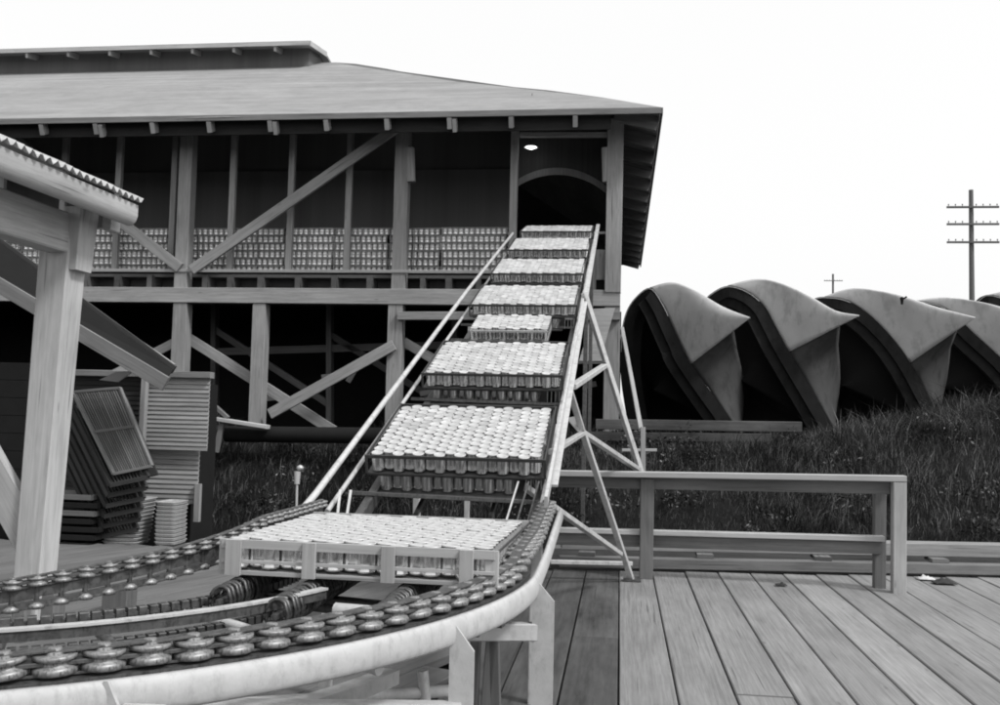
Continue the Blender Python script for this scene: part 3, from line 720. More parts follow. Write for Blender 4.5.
mb = MB(); q0 = a52 + Vector((.03, .0, .74)); pts = [q0 + Vector((0, 0, .045)), q0 + Vector((.10, .01, .045)), q0 + Vector((.085, .01, -.06)), q0 + Vector((.10, .01, -.3)), q0 + Vector((.03, 0, -.3)), q0 + Vector((.02, 0, -.06))]
mb.add(pts, [tuple(range(6))], [((0, 0),) * 6]); mb.build('gusset', M['paint'], cur, solid=.012)
a80 = arc(RO + .10, 0, 80, 80.1, 2)[0]; pst(a80.x, a80.y, .80, .07)
def cb(p, q, w_=.06, h_=.05, m='paint', name='cross_member'): return MB().bar(p, q, w_, h_).build(name, M[m], cur)
cb(Vector((-.315, 3.98, .60)), Vector((-.98, 3.70, .63)), .05, .07)
cb((a21.x, a21.y, .53), arc(1.7, .56, 44, 44.1, 2)[0], .06, .075)
cb((a52.x, a52.y, .55), arc(1.2, .55, 52, 53, 2)[0], .05, .05, 'iron')
cb(arc(RO, .70, 8, 8.1, 2)[0], arc(RI, .72, 8, 8.1, 2)[0], .06, .05, 'iron')
MB().tube([Vector((-1.02, 3.42, .765)), Vector((-.62, 3.36, .765))], .028, 12).build('cross_tube', M['paint'], cur)
cb(arc(RO - .3, .74, 60, 60.1, 2)[0], arc(RI + .1, .76, 60, 60.1, 2)[0], .05, .04, 'iron')
for p, q in (((482, 705), (492, 632)), ((497, 705), (494, 640)), ((470, 705), (476, 636))):
    cb(at(p[0], p[1] + 60, 4.2), at(*q, 4.2), .045, .04, 'framedim', 'prop')
for px, py in ((395, 592), (420, 700), (520, 692)):
    pass
# inner track stub posts
sp1 = atz(20, 641, 0); sp2 = atz(46, 636, 0); sp3 = atz(119, 612, 0)
for nm, p_, w_, ty in (('stub_post', sp1, .09, 591), ('stub_post', sp2, .17, 588), ('stub_post', sp3, .19, 582)):
    MB().bar((p_.x, p_.y, 0), (p_.x, p_.y, at(40, ty, p_.y).z), w_, w_ * .8).build(nm, M['framedim'], cur)

# spool rollers on an endless chain -------------------------------------------------------------
def spool_mesh(r, name='roller'):
    m = MB(); q_ = r / .052
    m.lathe([(.02, -.027 * q_), (r * .94, -.027 * q_), (r, -.024 * q_), (r, -.014 * q_), (r * .92, -.009 * q_), (r * .74, -.005 * q_), (r * .72, .003 * q_), (r * .9, .006 * q_), (r * .96, .009 * q_), (r * .96, .016 * q_), (r * .9, .018 * q_), (r * .5, .017 * q_), (r * .46, .023 * q_), (r * .3, .024 * q_), (r * .28, .030 * q_), (0, .030 * q_)], n=24)
    me = bpy.data.meshes.new(name); me.from_pydata([tuple(p) for p in m.v], [], m.f); me.polygons.foreach_set('use_smooth', [True] * len(m.f)); me.materials.append(M['roller']); return me
def chain(name, label, pts, r, sp, z_off=0.0, double=0.0, base=(0, 0, 0)):
    t = thing(name, label, 'chain', base)
    sm = spool_mesh(r); d = 0; P = pts[0]; spots = []
    seg = [(pts[i], pts[i + 1]) for i in range(len(pts) - 1)]; acc = 0; nxt = 0
    for a, b in seg:
        l = (b - a).length
        while nxt <= acc + l: spots.append(a + (b - a) * ((nxt - acc) / l)); nxt += sp
        acc += l
    lk = MB()
    for i, s in enumerate(spots):
        if len(spots) * (2 if double else 1) and i < 100:
            o = bpy.data.objects.new('roller', sm); COL.objects.link(o); o.parent = t; o.location = s - Vector(base) + Vector((0, 0, z_off)); o.rotation_euler = (random.uniform(-.06, .06), random.uniform(-.06, .06), 0)
        if i + 1 < len(spots):
            e = spots[i + 1]; lk.bar(s + Vector((0, 0, z_off - .002)), e + Vector((0, 0, z_off - .002)), r * 1.15, .010)
            n_ = Vector((-(e - s).y, (e - s).x, 0)).normalized() * r * .85
            lk.bar(s + Vector((0, 0, z_off + .50 * r)), e + Vector((0, 0, z_off + .42 * r)), r * .8, .005)
            lk.bar(s + Vector((0, 0, z_off - .55 * r)), e + Vector((0, 0, z_off - .55 * r)), r * .9, .006)
            if double:
                lk.bar(s + Vector((0, 0, z_off - double - .006)), e + Vector((0, 0, z_off - double - .006)), .035, .008)
                lk.bar(s + Vector((0, 0, z_off - double * .48)), e + Vector((0, 0, z_off - double * .48)), .012, double * random.uniform(.35, .6))
                lk.tube([s + Vector((0, 0, z_off)), s + Vector((0, 0, z_off - double))], .010, 6)
    lk.build('links', M['link'], t)
    if double:
        lo = MB()
        for s in spots: lo.lathe([(.01, -.012), (r * .8, -.012), (r * .85, 0), (r * .5, .01), (0, .014)], s + Vector((0, 0, z_off - double)), 14)
        lo.build('return_strand', M['roller'], t)
    return t
opts = [Vector((-.40, y, .89 + (y - 4.3) * .085)) for y in (5.4, 5.0, 4.6)] + arc(RO + .0, lambda a: .875 + .03 * max(0, (6 - a) / 6) if a < 6 else .875, 0, 98, 80)
chain('roller_chain', 'chain of spool shaped steel rollers round the near outer edge of the bend', opts, .054, .110, 0, 0, (-.6, 3.0, .85))
ipts = [Vector((-1.555, y, 1.0)) for y in (4.9, 4.5)] + arc(RI - .02, lambda a: inz(a) + .01, 0, 98, 60)
chain('roller_chain', 'darker double roller chain along the far inner edge of the bend', ipts, .034, .078, 0, .085, (-1.6, 4.0, .9))

# crowded running gear inside the bend
for (rr_, zz_, a0_, a1_, m_, nm_) in ((1.98, .74, -6, 100, 'iron', 'gear_chain'), (1.78, .70, 4, 100, 'coil', 'gear_chain'), (1.42, .72, 10, 100, 'coil', 'gear_chain'), (1.25, .78, 0, 100, 'iron', 'gear_chain')):
    q_ = MB(); P_ = arc(rr_, zz_, a0_, a1_, int(rr_ * 46))
    for u_, v_ in zip(P_[:-1], P_[1:]):
        q_.bar(u_, u_.lerp(v_, .72), .034, .030); q_.bar(u_.lerp(v_, .4) - Vector((0, 0, .014)), v_.lerp(u_, -.02) - Vector((0, 0, .01)), .016, .02)
    q_.build(nm_, M[m_], cur)
for ang in (14, 30, 47, 66, 84):
    MB().tube([arc(RO - .02, .70, ang, ang + .1, 2)[0], arc(RI + .05, .74, ang, ang + .1, 2)[0]], .018, 10).build('cross_pipe', M['galv' if ang in (30, 66) else 'iron'], cur)
for ang, r_, z_ in ((10, 1.9, .5), (27, 1.7, .45), (38, 1.95, .42), (60, 1.6, .5)):
    a_ = arc(r_, z_, ang, ang + .1, 2)[0]; MB().tube([a_, Vector((a_.x + .05, a_.y + .02, 0))], .022, 10).build('pipe_leg', M['galv'], cur)
MB().tube([arc(2.02, .40, 6, 6.1, 2)[0], arc(1.5, .46, 30, 30.1, 2)[0], arc(1.9, .42, 62, 62.1, 2)[0]], .024, 10).build('brace_pipe', M['paint'], cur)

# rows of spring hoops carrying the crate
for (px, y0, y1, lab) in ((212, 3.35, 4.4, 'left row of dark steel hoops beneath the front crate'), (268, 3.16, 4.3, 'middle row of dark steel hoops beneath the front crate'), (386, 3.2, 4.2, 'right row of dark steel hoops beneath the front crate')):
    p = atz(px, 590, .79); d = MB()
    xx = {212: -1.43, 268: -1.15, 386: -.78}[px]
    yy = y0; n = 0
    t = thing('hoop_row', lab, 'hoops', (xx, y0, .79), 'rows of hoops under the front crate')
    while yy < y1:
        rr = .052 + random.uniform(-.004, .004); tl = random.uniform(.25, .5)
        ring = [Vector((xx + rr * .8 * math.cos(a), yy + .3 * rr * math.sin(a) * tl * 2, .793 + rr * math.sin(a))) for a in np.linspace(0, 2 * math.pi, 15)[:-1]]
        MB().tube(ring, .0085, 6, closed=True).build('hoop', M['coil'], t); yy += .036; n += 1
    MB().bar((xx, y0 - .02, .79), (xx, y1, .79), .02, .02).build('spindle', M['iron'], t)

# ================================================================== LEAN-TO AT THE LEFT
t = thing('lean_to', 'open lean-to with a thick pale corner post and low eave at the left edge', 'shelter', (-3.65, 5.75, 0))
MB().bar((-3.735, 5.78, 0), (-3.655, 5.80, 2.56), .185, .185, cham=.012, w1=.215, h1=.215).build('post', M['pale'], t)
MB().bar((-3.80, 5.90, 1.95), (-3.80, 5.90, 2.50), .05, .10).build('post_cleat', M['frame'], t)
MB().bar((-3.64, 5.92, 2.60), (-3.64, -1.0, 2.60), .16, .26, cham=.01).build('beam', M['pale'], t)
# notched bracket on the post head
b = MB(); b.bar((-3.53, 5.80, 2.36), (-3.54, 5.80, 2.77), .05, .18, w1=.12, h1=.22); b.build('bracket', M['pale'], t)
MB().bar(Vector((-3.735, 5.775, .575)), Vector((-4.65, 5.70, 2.0)), .07, .22, up=(.84, 0, .54)).build('knee_brace', M['pale'], t)
e = MB()                                         # broad rounded eave board
sec = [(.0, 2.835), (.0, 2.76), (-.012, 2.725), (-.035, 2.70), (-.065, 2.695), (-.085, 2.71), (-.085, 2.835), (.0, 2.835)]
e.grid([[Vector((-3.24 + a_, y_, z_)) for a_, z_ in sec] for y_ in (5.97, 5.95, 3.0, 0, -1.2)], [[(-y_, .05 * k_ + .31) for k_ in range(8)] for y_ in (5.97, 5.95, 3.0, 0, -1.2)])
e.add([Vector((-3.24 + a_, 5.97, z_)) for a_, z_ in sec[:-1]], [tuple(range(7))], [tuple((0, .01 * k_) for k_ in range(7))])
e.build('eave_board', M['pale'], t)
# corrugated sheets: the wave runs along the eave
rows = []
nY = 300
for k in range(nY + 1):
    y = 5.98 - k * (7.2 / nY); w_ = .02 * math.cos(2 * math.pi * (5.98 - y) / .076)
    rows.append([Vector((-3.21, y, 2.862 + w_)), Vector((-5.4, y, 3.73 + w_))])
e = MB(); e.grid(rows); e.build('corrugated_roof', M['galv'], t, solid=.006)
for yy in (5.85, 5.0, 4.1, 3.2):
    MB().bar((-3.30, yy, 2.79), (-5.3, yy, 3.58), .06, .12).build('rafter', M['frame'], t)
MB().bar((-3.42, 6.02, 2.70), (-3.42, 5.90, 2.70), .06, .09).build('end_block', M['paint'], t)
# dim structures behind the lean-to -----------------------------------------------------------
t = thing('wooden_chute', 'dark wooden chute sloping down to the right behind the lean-to post', 'chute', (-5.4, 9.0, .9))
a1, a2 = at(-40, 262, 9.0), at(166, 384, 9.0)
MB().bar(a1, a2, .04, .15).build('side_board', M['framedim'], t)
b1, b2 = at(-20, 228, 9.35), at(174, 370, 9.35)
MB().bar(b1, b2, .03, .09).build('side_board', M['dark'], t)
m = MB(); m.add([a1 + Vector((0, .02, .06)), a2 + Vector((0, .02, .06)), b2 - Vector((0, .02, 0)), b1 - Vector((0, .02, 0))], [(0, 1, 2, 3)], [((0, 0), (1, 0), (1, 1), (0, 1))]); m.build('trough', M['darker'], t, solid=.02)
MB().bar(at(84, 304, 9.4), at(174, 366, 9.4), .04, .045).build('top_lip', M['frame'], t)
pts = [at(100, 380, 9.5), at(116, 372, 9.5), at(134, 371, 9.5), at(118, 382, 9.5)]
m = MB(); m.add(pts, [(0, 1, 2, 3)], [((0, 0),) * 4]); m.build('loose_board', M['frame'], None, solid=.03, label='small loose board caught under the dark chute', cat='board')
# clapboard hut wall, two steps
t = thing('clapboard_hut', 'small hut clad in horizontal boards below the loft, left of the weeds', 'hut', (-5.6, 10.3, -.1))
z = 1.0; k = 0
w1 = MB()
while z < 1.80: w1.bar((-5.34, 10.2 - .012, z + .02), (-4.575, 10.2 - .012, z + .02), .014, .058, up=(0, .28, 1)); z += .0495
w1.build('upper_siding', M['frame'], t)
z = .45; w1 = MB()
while z < 1.80: w1.bar((-6.3, 10.22, z + .02), (-5.36, 10.22, z + .02), .014, .062, up=(0, .28, 1)); z += .055
w1.build('left_dark_siding', M['dark'], t)  # darker boards on the left part of the hut
z = .40; w1 = MB()
while z < 1.0: w1.bar((-5.42, 10.27, z + .02), (-4.70, 10.27, z + .02), .014, .062, up=(0, .28, 1)); z += .055
w1.build('lower_siding', M['frame'], t)
MB().bar((-6.3, 10.18, 1.84), (-4.55, 10.18, 1.84), .12, .07).build('cap_board', M['rail2'], t)
MB().bar((-4.68, 10.23, .2), (-4.68, 10.23, .62), .07, .05).build('corner_board', M['frame'], t)
MB().bar((-5.315, 10.10, -.1), (-5.30, 10.10, 1.83), .065, .07).build('post', M['frame'], t)
MB().box((-5.75, 10.62, .8), (1.9, .6, 1.9)).build('hut_body', M['darker'], t)
w1 = MB(); z = -.1
while z < 1.75: w1.bar((-12.5, 10.25, z + .1), (-6.32, 10.25, z + .1), .03, .2); z += .205
w1.build('dark_siding', M['darker'], t)
MB().box((-9.5, 10.7, .8), (6, .8, 1.85)).build('side_body', M['darker'], t)
# two stacks of pale round-edged tray bundles on the ground
for (xc, wdt, n, z0, side) in ((-5.33, .42, 12, -.02, 'left'), (-4.82, .24, 11, -.0, 'right')):
    for q in range(n):
        m = MB(); z = z0 + q * .042; hx, hy, n_ = wdt / 2, .18, 24; tw = random.uniform(-.02, .02)
        def ring_(k, zz): return [Vector(((hx * k) * (1 if math.cos(a) > 0 else -1) * abs(math.cos(a)) ** .35, (hy * k) * (1 if math.sin(a) > 0 else -1) * abs(math.sin(a)) ** .35, zz)) for a in np.linspace(0, 2 * math.pi, n_ + 1)]
        m.grid([ring_(.90, 0), ring_(.94, .010), ring_(.95, .026), ring_(1, .028), ring_(1, .036), ring_(.95, .037), ring_(.9, .016), ring_(.01, .016)], smooth=False)
        o = m.build('shallow_pan', M['rail'], None, origin=(0, 0, 0), label=f'shallow pan with a lip, {ORD[q]} from the ground in the {side} stack by the hut', cat='pan', group='stacked shallow pans beside the hut')
        o.location = (xc + (.08 * q / n if side == 'left' else 0) + random.uniform(-.006, .006), 9.9, z); o.rotation_euler = (0, 0, tw)
# leaning slatted rack
t = thing('slatted_rack', 'topmost slatted rack of the leaning pile, its slats paler than the rest', 'rack', (-5.6, 9.6, .3), 'slatted racks leaning in a pile')
c0, c1, c2, c3 = at(73, 392, 9.75), at(120, 388, 9.75), at(152, 466, 9.45), at(114, 474, 9.45)
for (p, q) in ((c0, c1), (c1, c2), (c2, c3), (c3, c0), ((c0 + c3) / 2, (c1 + c2) / 2)): MB().bar(p, q, .035, .03).build('frame_bar', M['framedim'], t)
s_ = MB()
for k in range(1, 19): u = k / 19; s_.bar(c0.lerp(c1, u), c3.lerp(c2, u), .011, .012)
s_.build('slats', M['framedim'], t)  # paler than the slats of the racks below
m = MB(); dz = Vector((0, .15, -.10)); m.add([c0 + dz, c1 + dz, c2 + dz, c3 + dz], [(0, 1, 2, 3)], [((0, 0),) * 4]); m.build('back_board', M['dark'], t, solid=.03)
def rack(off, mat_, lab):
    t = thing('slatted_rack', lab, 'rack', tuple(Vector((-5.6, 9.6, .3)) + off), 'slatted racks leaning in a pile')
    d = [c + off for c in (c0, c1, c2, c3)]
    for (p, q) in ((d[0], d[1]), (d[1], d[2]), (d[2], d[3]), (d[3], d[0])): MB().bar(p, q, .035, .05).build('frame_bar', M['dark'], t)
    s_ = MB()
    for k in range(1, 12): u = k / 12; s_.bar(d[0].lerp(d[1], u), d[3].lerp(d[2], u), .014, .012)
    s_.build('slats', mat_, t)
    return t
for k in range(6):
    rack(Vector((-.035 - .045 * k, .05 * k, -.12 - .115 * k)), M['dark'], f'dark slatted rack, {ORD[k + 1]} from the top of the leaning pile')
for k in range(7):
    m = MB(); z = -.05 + k * .085
    xa_, xb_ = -6.3, -5.55 + .04 * (k % 3)
    m.bar((xa_, 9.55, z + .035), (xb_, 9.55, z + .035), .03, .055); m.bar((xb_, 9.55, z + .035), (xb_, 10.0, z + .035), .03, .055); m.bar((xa_, 10.0, z + .035), (xb_, 10.0, z + .035), .03, .055)
    m.box(((xa_ + xb_) / 2, 9.775, z + .006), (xb_ - xa_ - .03, .42, .01))
    m.build('empty_tray', M['framedim' if k in (4, 6) else 'darker'], None, label=f'dark empty tray, {ORD[k]} from the ground in the pile under the rack', cat='tray', group='empty trays piled under the rack')

# pipe, plank, standpipe under the loft --------------------------------------------------------
m = MB(); m.tube([at(226, 434, 12.6), at(402, 436, 12.6)], .11, 16); m.build('large_pipe', M['darker'], label='thick dark pipe lying under the shed behind the weeds', cat='pipe')
m = MB(); m.bar(at(210, 418, 12.4), at(268, 427, 12.4), .16, .05); m.build('plank', M['pale'], label='short pale plank lying beside the thick dark pipe', cat='plank')
m = MB(); m.bar(at(222, 424, 12.4), at(216, 452, 12.4), .07, .06); m.bar(at(206, 398, 12.4), at(228, 418, 12.4), .07, .05); m.build('prop_stick', M['rail2'], label='thin bent prop standing by the pale plank', cat='prop')
p = at(297, 503, 10.3); t = thing('standpipe', 'small standpipe with a round tap rising from the weeds', 'standpipe', (p.x, p.y, p.z - .3))
q = at(297, 484, 10.3)
MB().tube([p - Vector((0, 0, .4)), q], .014, 8).build('pipe', M['galv'], t)
MB().tube([q, q + Vector((0, 0, .14))], [.03, .038], 10).build('sleeve', M['galv'], t)
MB().lathe([(.0, -.035), (.03, -.02), (.04, 0), (.03, .02), (0, .035)], q + Vector((.03, 0, .18)), 12).build('tap', M['galv'], t)

# pole and timbers behind the railing ------------------------------------------------------------
m = MB(); m.bar(at(643, 476, 9.9), at(643, 427, 9.9), .05, .04); m.bar(at(641, 430, 9.9), at(622, 328, 12.2), .045, .035); m.build('leaning_pole', M['frame'], label='thin leaning pole behind the railing, right of the shed corner', cat='pole')
m = MB(); m.bar(at(622, 450, 10.6), at(657, 450, 10.6), .03, .03); m.build('cross_stick', M['rail'], label='short horizontal stick beside the leaning pole', cat='stick')
for a_, b2_, w_, lab in (((596, 424), (800, 427), .14, 'long grey timber lying in front of the big hoods'), ((590, 436), (770, 438), .12, 'lower dark timber lying in front of the big hoods')):
    m = MB(); m.bar(at(*a_, 13.4), at(*b2_, 13.4), .3, w_); m.build('lying_timber', M['deckdark'], label=lab, cat='timber', group='timbers lying before the hoods')

# ================================================================== BIG CURVED HOODS
def interp(P, u):
    n = len(P) - 1; s = min(n - 1e-6, max(0, u * n)); i = int(s); return P[i].lerp(P[i + 1], s - i)
def smooth(P, k=24):
    res = []
    n = len(P)
    for j in range(k + 1):
        s = j / k * (n - 1); i = min(int(s), n - 2); f_ = s - i
        p0 = P[max(i - 1, 0)]; p1 = P[i]; p2 = P[i + 1]; p3 = P[min(i + 2, n - 1)]
        res.append(.5 * ((2 * p1) + (p2 - p0) * f_ + (2 * p0 - 5 * p1 + 4 * p2 - p3) * f_ * f_ + (3 * p1 - p0 - 3 * p2 + p3) * f_ ** 3))
    return res
def hood(lab, Y, rimL, rimR, foot_px, crown, tip):
    """rimL: foot..apex, rimR: apex..corner, then foot_px; crown: apex..tip"""
    nL = len(rimL); 
    A = [at(*p, Y + .9 - .45 * k / (nL - 1)) for k, p in enumerate(rimL)]
    B = [at(*p, Y + .45 - .45 * k / (len(rimR) - 1)) for k, p in enumerate(rimR)]
    C = B[-1]; Fp = at(*foot_px, Y)
    apex = B[0]; T = at(*tip, Y - .75)
    CR_ = smooth([at(*p, Y + .45 - 1.2 * (k / (len(crown) - 1)) ** 1.4) for k, p in enumerate(crown)], 20)
    base = apex; 
    t = thing('metal_hood', lab, 'hood', (base.x, base.y, gz(base.x, base.y)), 'big curved hoods in a row')
    rim = smooth(B, 16); n = len(rim)
    tot = sum((rim[i + 1] - rim[i]).length for i in range(n - 1)); wts = [0]
    for i in range(n - 1): wts.append(wts[-1] + (rim[i + 1] - rim[i]).length / tot)
    rows = []
    for j in range(21):
        s = j / 20; c = CR_[j]; near = C.lerp(T, s); row = []
        for i in range(n):
            chord = apex.lerp(C, wts[i]); dev = rim[i] - chord
            row.append(c.lerp(near, wts[i]) + dev * (1 - s) + Vector((0, -.10, .03)) * math.sin(math.pi * wts[i]) * math.sin(math.pi * s))
        rows.append(row)
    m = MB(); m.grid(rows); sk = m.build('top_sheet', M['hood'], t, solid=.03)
    # back of the vault down to the ground
    rows = []
    for j in range(21):
        s = j / 20 * .6; c = interp(CR_, s); gl = gz(c.x, c.y + 1.6) - .1; d = 1.3 * (1 - s) + .25
        rows.append([Vector((c.x, c.y + d * math.sin(a), gl + (c.z - gl) * math.cos(a))) for a in np.linspace(0, math.pi / 2, 9)])
    m = MB(); m.grid(rows); m.build('back_sheet', M['hood'], t, solid=.03)
    # near side panel, curling inward to the right
    rows = []
    bt = at(foot_px[0] + 5, foot_px[1] + 2, Y + .5)
    for j in range(13):
        s = j / 12; up_ = C.lerp(T, s * .74) + Vector((0, .01 + .02 * s, .0)); lo_ = Fp.lerp(bt, s)
        rows.append([up_.lerp(lo_, v) + Vector((.16 * math.sin(math.pi * v) * s, 1.35 * s ** 1.7 * v ** .5, 0)) for v in np.linspace(0, 1, 8)])
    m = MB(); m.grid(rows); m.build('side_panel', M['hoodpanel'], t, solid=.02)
    # rim bands
    full = smooth(A + B[1:] + [Fp], 48); cen = sum(full, Vector()) / len(full); cen.z -= .6
    for (k0, k1, yo, mm, nm) in ((1.0, .90, .0, 'hoodrim', 'outer_rim'), (.90, .82, .08, 'hoodrim', 'inner_rim')):
        rows = []
        for q, p in enumerate(full):
            d = full[min(q + 1, len(full) - 1)] - full[max(q - 1, 0)]; d.y = 0; u = Vector((d.z, 0, -d.x)).normalized()
            if u.dot(cen - p) < 0: u = -u
            a_ = p + u * (1 - k0) * 2.1; b_ = p + u * (1 - k1) * 2.1
            rows.append([a_ + Vector((0, yo + .12, 0)), a_ + Vector((0, yo - .03, 0)), b_ + Vector((0, yo - .03, 0)), b_ + Vector((0, yo + .12, 0))])
        m = MB(); m.grid(rows, smooth=False); m.build(nm, M[mm], t)
    # bright bead between rim and sheet
    MB().tube([p + Vector((0, -.045, 0)) + (cen - p).normalized() * .02 for p in full[8:-16]], .006, 6).build('bead', M['hood'], t)
    # mouth closed by a black sheet standing for the shade inside
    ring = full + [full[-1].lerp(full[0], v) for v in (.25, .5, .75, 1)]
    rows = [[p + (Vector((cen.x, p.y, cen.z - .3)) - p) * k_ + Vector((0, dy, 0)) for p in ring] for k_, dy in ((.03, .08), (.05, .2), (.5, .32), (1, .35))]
    m = MB(); m.grid(rows); m.build('mouth_shade', M['hooddark'], t)
    return t
hood('nearest and leftmost big curved sheet metal hood, beside the shed corner', 17.0,
     [(630, 436), (621, 380), (621, 340), (625, 315), (635, 298), (650, 288)], [(650, 288), (662, 303), (671, 322), (681, 344), (691, 364)], (744, 438),
     [(650, 288), (672, 283), (695, 291), (722, 307), (750, 318)], (750, 318))
hood('second big curved hood from the shed, its beak tip overlapping the third', 17.3,
     [(718, 436), (708, 370), (705, 335), (705, 303), (712, 293), (728, 286)], [(728, 286), (748, 292), (764, 306), (775, 326), (789, 352)], (840, 438),
     [(728, 286), (753, 280), (775, 282), (800, 294), (829, 311), (859, 316)], (859, 316))
hood('third big curved hood from the shed, behind the tall weeds', 18.0,
     [(824, 430), (812, 370), (808, 335), (807, 310), (812, 300), (825, 297)], [(825, 297), (850, 302), (880, 325), (910, 363)], (946, 432),
     [(825, 297), (852, 289), (885, 293), (930, 307), (975, 318)], (975, 318))
hood('fourth big curved hood, cut by the right edge of the picture', 18.8,
     [(915, 415), (908, 370), (904, 335), (903, 315), (906, 305), (916, 301)], [(916, 301), (945, 308), (975, 335), (1010, 368)], (1042, 412),
     [(916, 301), (945, 298), (980, 303), (1025, 318), (1065, 326)], (1065, 326))
hood('fifth hood, mostly hidden, its pale back showing at the right edge', 20.5,
     [(985, 410), (978, 370), (975, 335), (974, 310), (978, 300), (990, 295)], [(990, 295), (1015, 305), (1040, 330), (1070, 360)], (1100, 405),
     [(990, 295), (1020, 290), (1060, 296), (1100, 310), (1140, 320)], (1140, 320))
m = MB(); p = at(902, 300, 17.6); m.lathe([(.02, -.08), (.03, 0), (.04, .03), (.02, .05), (0, .06)], p, 8); m.bar(p + Vector((0, 0, .0)), p + Vector((.08, 0, .06)), .03, .03); m.build('vent_stub', M['hoodrim'], label='small dark stub on top of the third big hood', cat='vent')

# ================================================================== TELEGRAPH POLES
def tpole(lab, Y, px, py_top, arms, half, r0, r1, base=1.0):
    tp = at(px, py_top, Y); t = thing('telegraph_pole', lab, 'pole', (tp.x, Y, base - .3), 'telegraph poles beyond the hoods')
    MB().tube([Vector((tp.x, Y, base - .3)), tp], [r0, r1], 10).build('pole', M['creosote'], t)
    for ay in arms:
        z = at(px, ay, Y).z
        a = MB().bar((tp.x - half, Y - .2, z), (tp.x + half, Y - .2, z), .08, .09).build('crossarm', M['creosote'], t)
        for k in range(8):
            if k in (3.5,): continue
            xx = tp.x - half * .93 + k * (2 * half * .93) / 7
            MB().lathe([(.012, .04), (.012, .08), (.028, .09), (.03, .13), (.015, .15), (0, .155)], (xx, Y - .2, z), 8).build('insulator', M['framedim'], a)
tpole('tall telegraph pole with three crossarms standing beyond the hoods', 45, 971, 190, (208, 225, 243), 1.12, .15, .10)
tpole('small distant telegraph pole seen over the third hood', 120, 833, 274, (281,), 1.1, .16, .12)

# ================================================================== LITTER
def rag(name, px, py, s, m, lab):
    p = atz(px, py, .0); b = MB(); n = 9; rows = []
    for i in range(n):
        rows.append([Vector((p.x + (i / 8 - .5) * s + random.uniform(-.1, .1) * s * .3, p.y + (j / 6 - .5) * s * .7 + random.uniform(-.1, .1) * s * .3, .012 + s * .28 * random.random() * math.sin(math.pi * i / 8) * math.sin(math.pi * j / 6))) for j in range(7)])
    b.grid(rows); b.build(name, m, None, solid=.004, label=lab, cat='litter')
rag('crumpled_paper', 926, 580, .17, M['scrap'], 'pale crumpled paper on the deck, right of the railing end')
rag('wood_scrap', 944, 584, .20, M['dark'], 'flat dark scrap on the deck beside the pale paper')
rag('dark_chip', 781, 586, .10, M['dark'], 'small dark chip on the deck planks behind the railing shadow')

# ================================================================== WEEDS
def weeds(name, label, n, area, hfun, dens=None, wmul=1.0):
    V = np.zeros((n, 5, 3)); U = np.zeros((n, 5, 2)); c = 0
    while c < n:
        x, y = area(); 
        if dens and rng.random() > dens(x, y): continue
        h = hfun(x, y) * rng.uniform(.45, 1.15); wd = (.004 + .0035 * rng.random()) * wmul * (1 + h); a = rng.uniform(0, math.pi); lean = rng.normal(0, .42, 2) * h; z = gz(x, y) - .03
        dx, dy = wd * math.cos(a), wd * math.sin(a) * .5; tone = rng.random()
        V[c] = [(x - dx, y - dy, z), (x + dx, y + dy, z), (x - dx * .8 + lean[0] * .35, y + lean[1] * .35, z + h * .6), (x + dx * .8 + lean[0] * .35, y + lean[1] * .35, z + h * .6), (x + lean[0], y + lean[1], z + h * (1 - .25 * abs(lean[0]) / h))]
        U[c] = tone; c += 1
    fs = []
    for k in range(n):
        o = k * 5; fs.append((o, o + 1, o + 3, o + 2)); fs.append((o + 2, o + 3, o + 4))
    me = bpy.data.meshes.new(name); me.from_pydata(V.reshape(-1, 3).tolist(), [], fs)
    uvl = me.uv_layers.new(name='UVMap'); li = np.array([i for f_ in fs for i in f_]); uvl.data.foreach_set('uv', U.reshape(-1, 2)[li].ravel())
    me.materials.append(M['grass']); o = bpy.data.objects.new(name, me); COL.objects.link(o); tag(o, label, 'weeds', kind='stuff')
def clump(x, y): return .35 + .65 * (.5 + .5 * math.sin(x * 3.1 + 1.7 * math.sin(y * 2.3)) * math.sin(y * 3.7 + x * 1.1))
def patchy(x, y): return clump(x, y) * (.25 + .75 * sstep(-.5, .4, math.sin(x * 1.3 + 2 * math.sin(y * .9)) + math.sin(y * 2.2 - x * .6)))
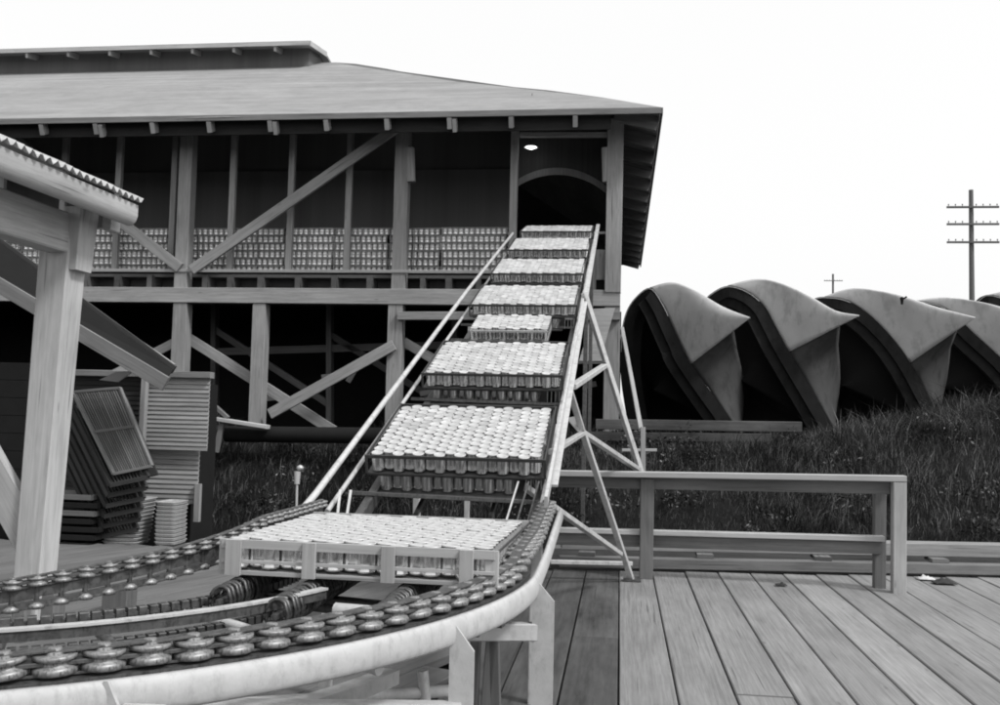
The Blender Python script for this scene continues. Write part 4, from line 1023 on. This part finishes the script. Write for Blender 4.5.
weeds('tall_weeds', 'mass of dark dry weeds on the bank behind the wharf railing', 120000,
      lambda: (rng.uniform(-1.0, 9.0), 10.25 + 5.6 * rng.random() ** 1.5),
      lambda x, y: (.10 + .22 * patchy(x, y) ** 1.5 + .14 * sstep(1.2, 5, x)) * (1.6 if rng.random() < .06 else 1), lambda x, y: .25 + .75 * patchy(x, y) if y > 10.1 + .155 * x else 0, .5)
def scrub(name, label, spots, per):
    V = []; Fs = []; U = []
    for (x, y, rr, h) in spots:
        z0 = gz(x, y)
        for k in range(per):
            a = rng.uniform(0, 2 * math.pi); q = rng.random() ** .5; zz = rng.random() * math.sqrt(max(0, 1 - q * q * .8)) * h * (.7 + .3 * math.sin(a * 3 + x))
            c = np.array([x + rr * q * math.cos(a), y + rr * .7 * q * math.sin(a), z0 + zz]); l = rng.uniform(.012, .035)
            d1 = rng.normal(size=3); d1 /= np.linalg.norm(d1); d2 = np.cross(d1, rng.normal(size=3)); d2 /= np.linalg.norm(d2)
            o = len(V); V += [c - d1 * l, c + d2 * l * .45, c + d1 * l, c - d2 * l * .45]; Fs.append((o, o + 1, o + 2, o + 3)); u = rng.random(); U += [(u, u)] * 4
    me = bpy.data.meshes.new(name); me.from_pydata([tuple(p) for p in V], [], Fs)
    uvl = me.uv_layers.new(name='UVMap'); uvl.data.foreach_set('uv', [c for p in U for c in p])
    me.materials.append(M['grass']); o = bpy.data.objects.new(name, me); COL.objects.link(o); tag(o, label, 'scrub', kind='stuff')
scrub('low_scrub', 'low leafy scrub in dark clumps among the weeds of the bank', [(rng.uniform(-1, 7), rng.uniform(11, 14.5), rng.uniform(.2, .6), rng.uniform(.18, .42)) for _ in range(46)] + [(rng.uniform(-5, -1.6), rng.uniform(11, 13), rng.uniform(.2, .5), rng.uniform(.3, .6)) for _ in range(16)], 200)
weeds('left_weeds', 'dark weeds growing under the shed left of the incline', 26000,
      lambda: (rng.uniform(-8, -1.4), rng.uniform(10.6, 13.2)), lambda x, y: .18 + .34 * patchy(x, y), lambda x, y: .2 + .8 * patchy(x, y) if not (x < -4.5 and y < 11.6) else 0, .62)
for o in bpy.data.objects:
    if '_w' in o: del o['_w']
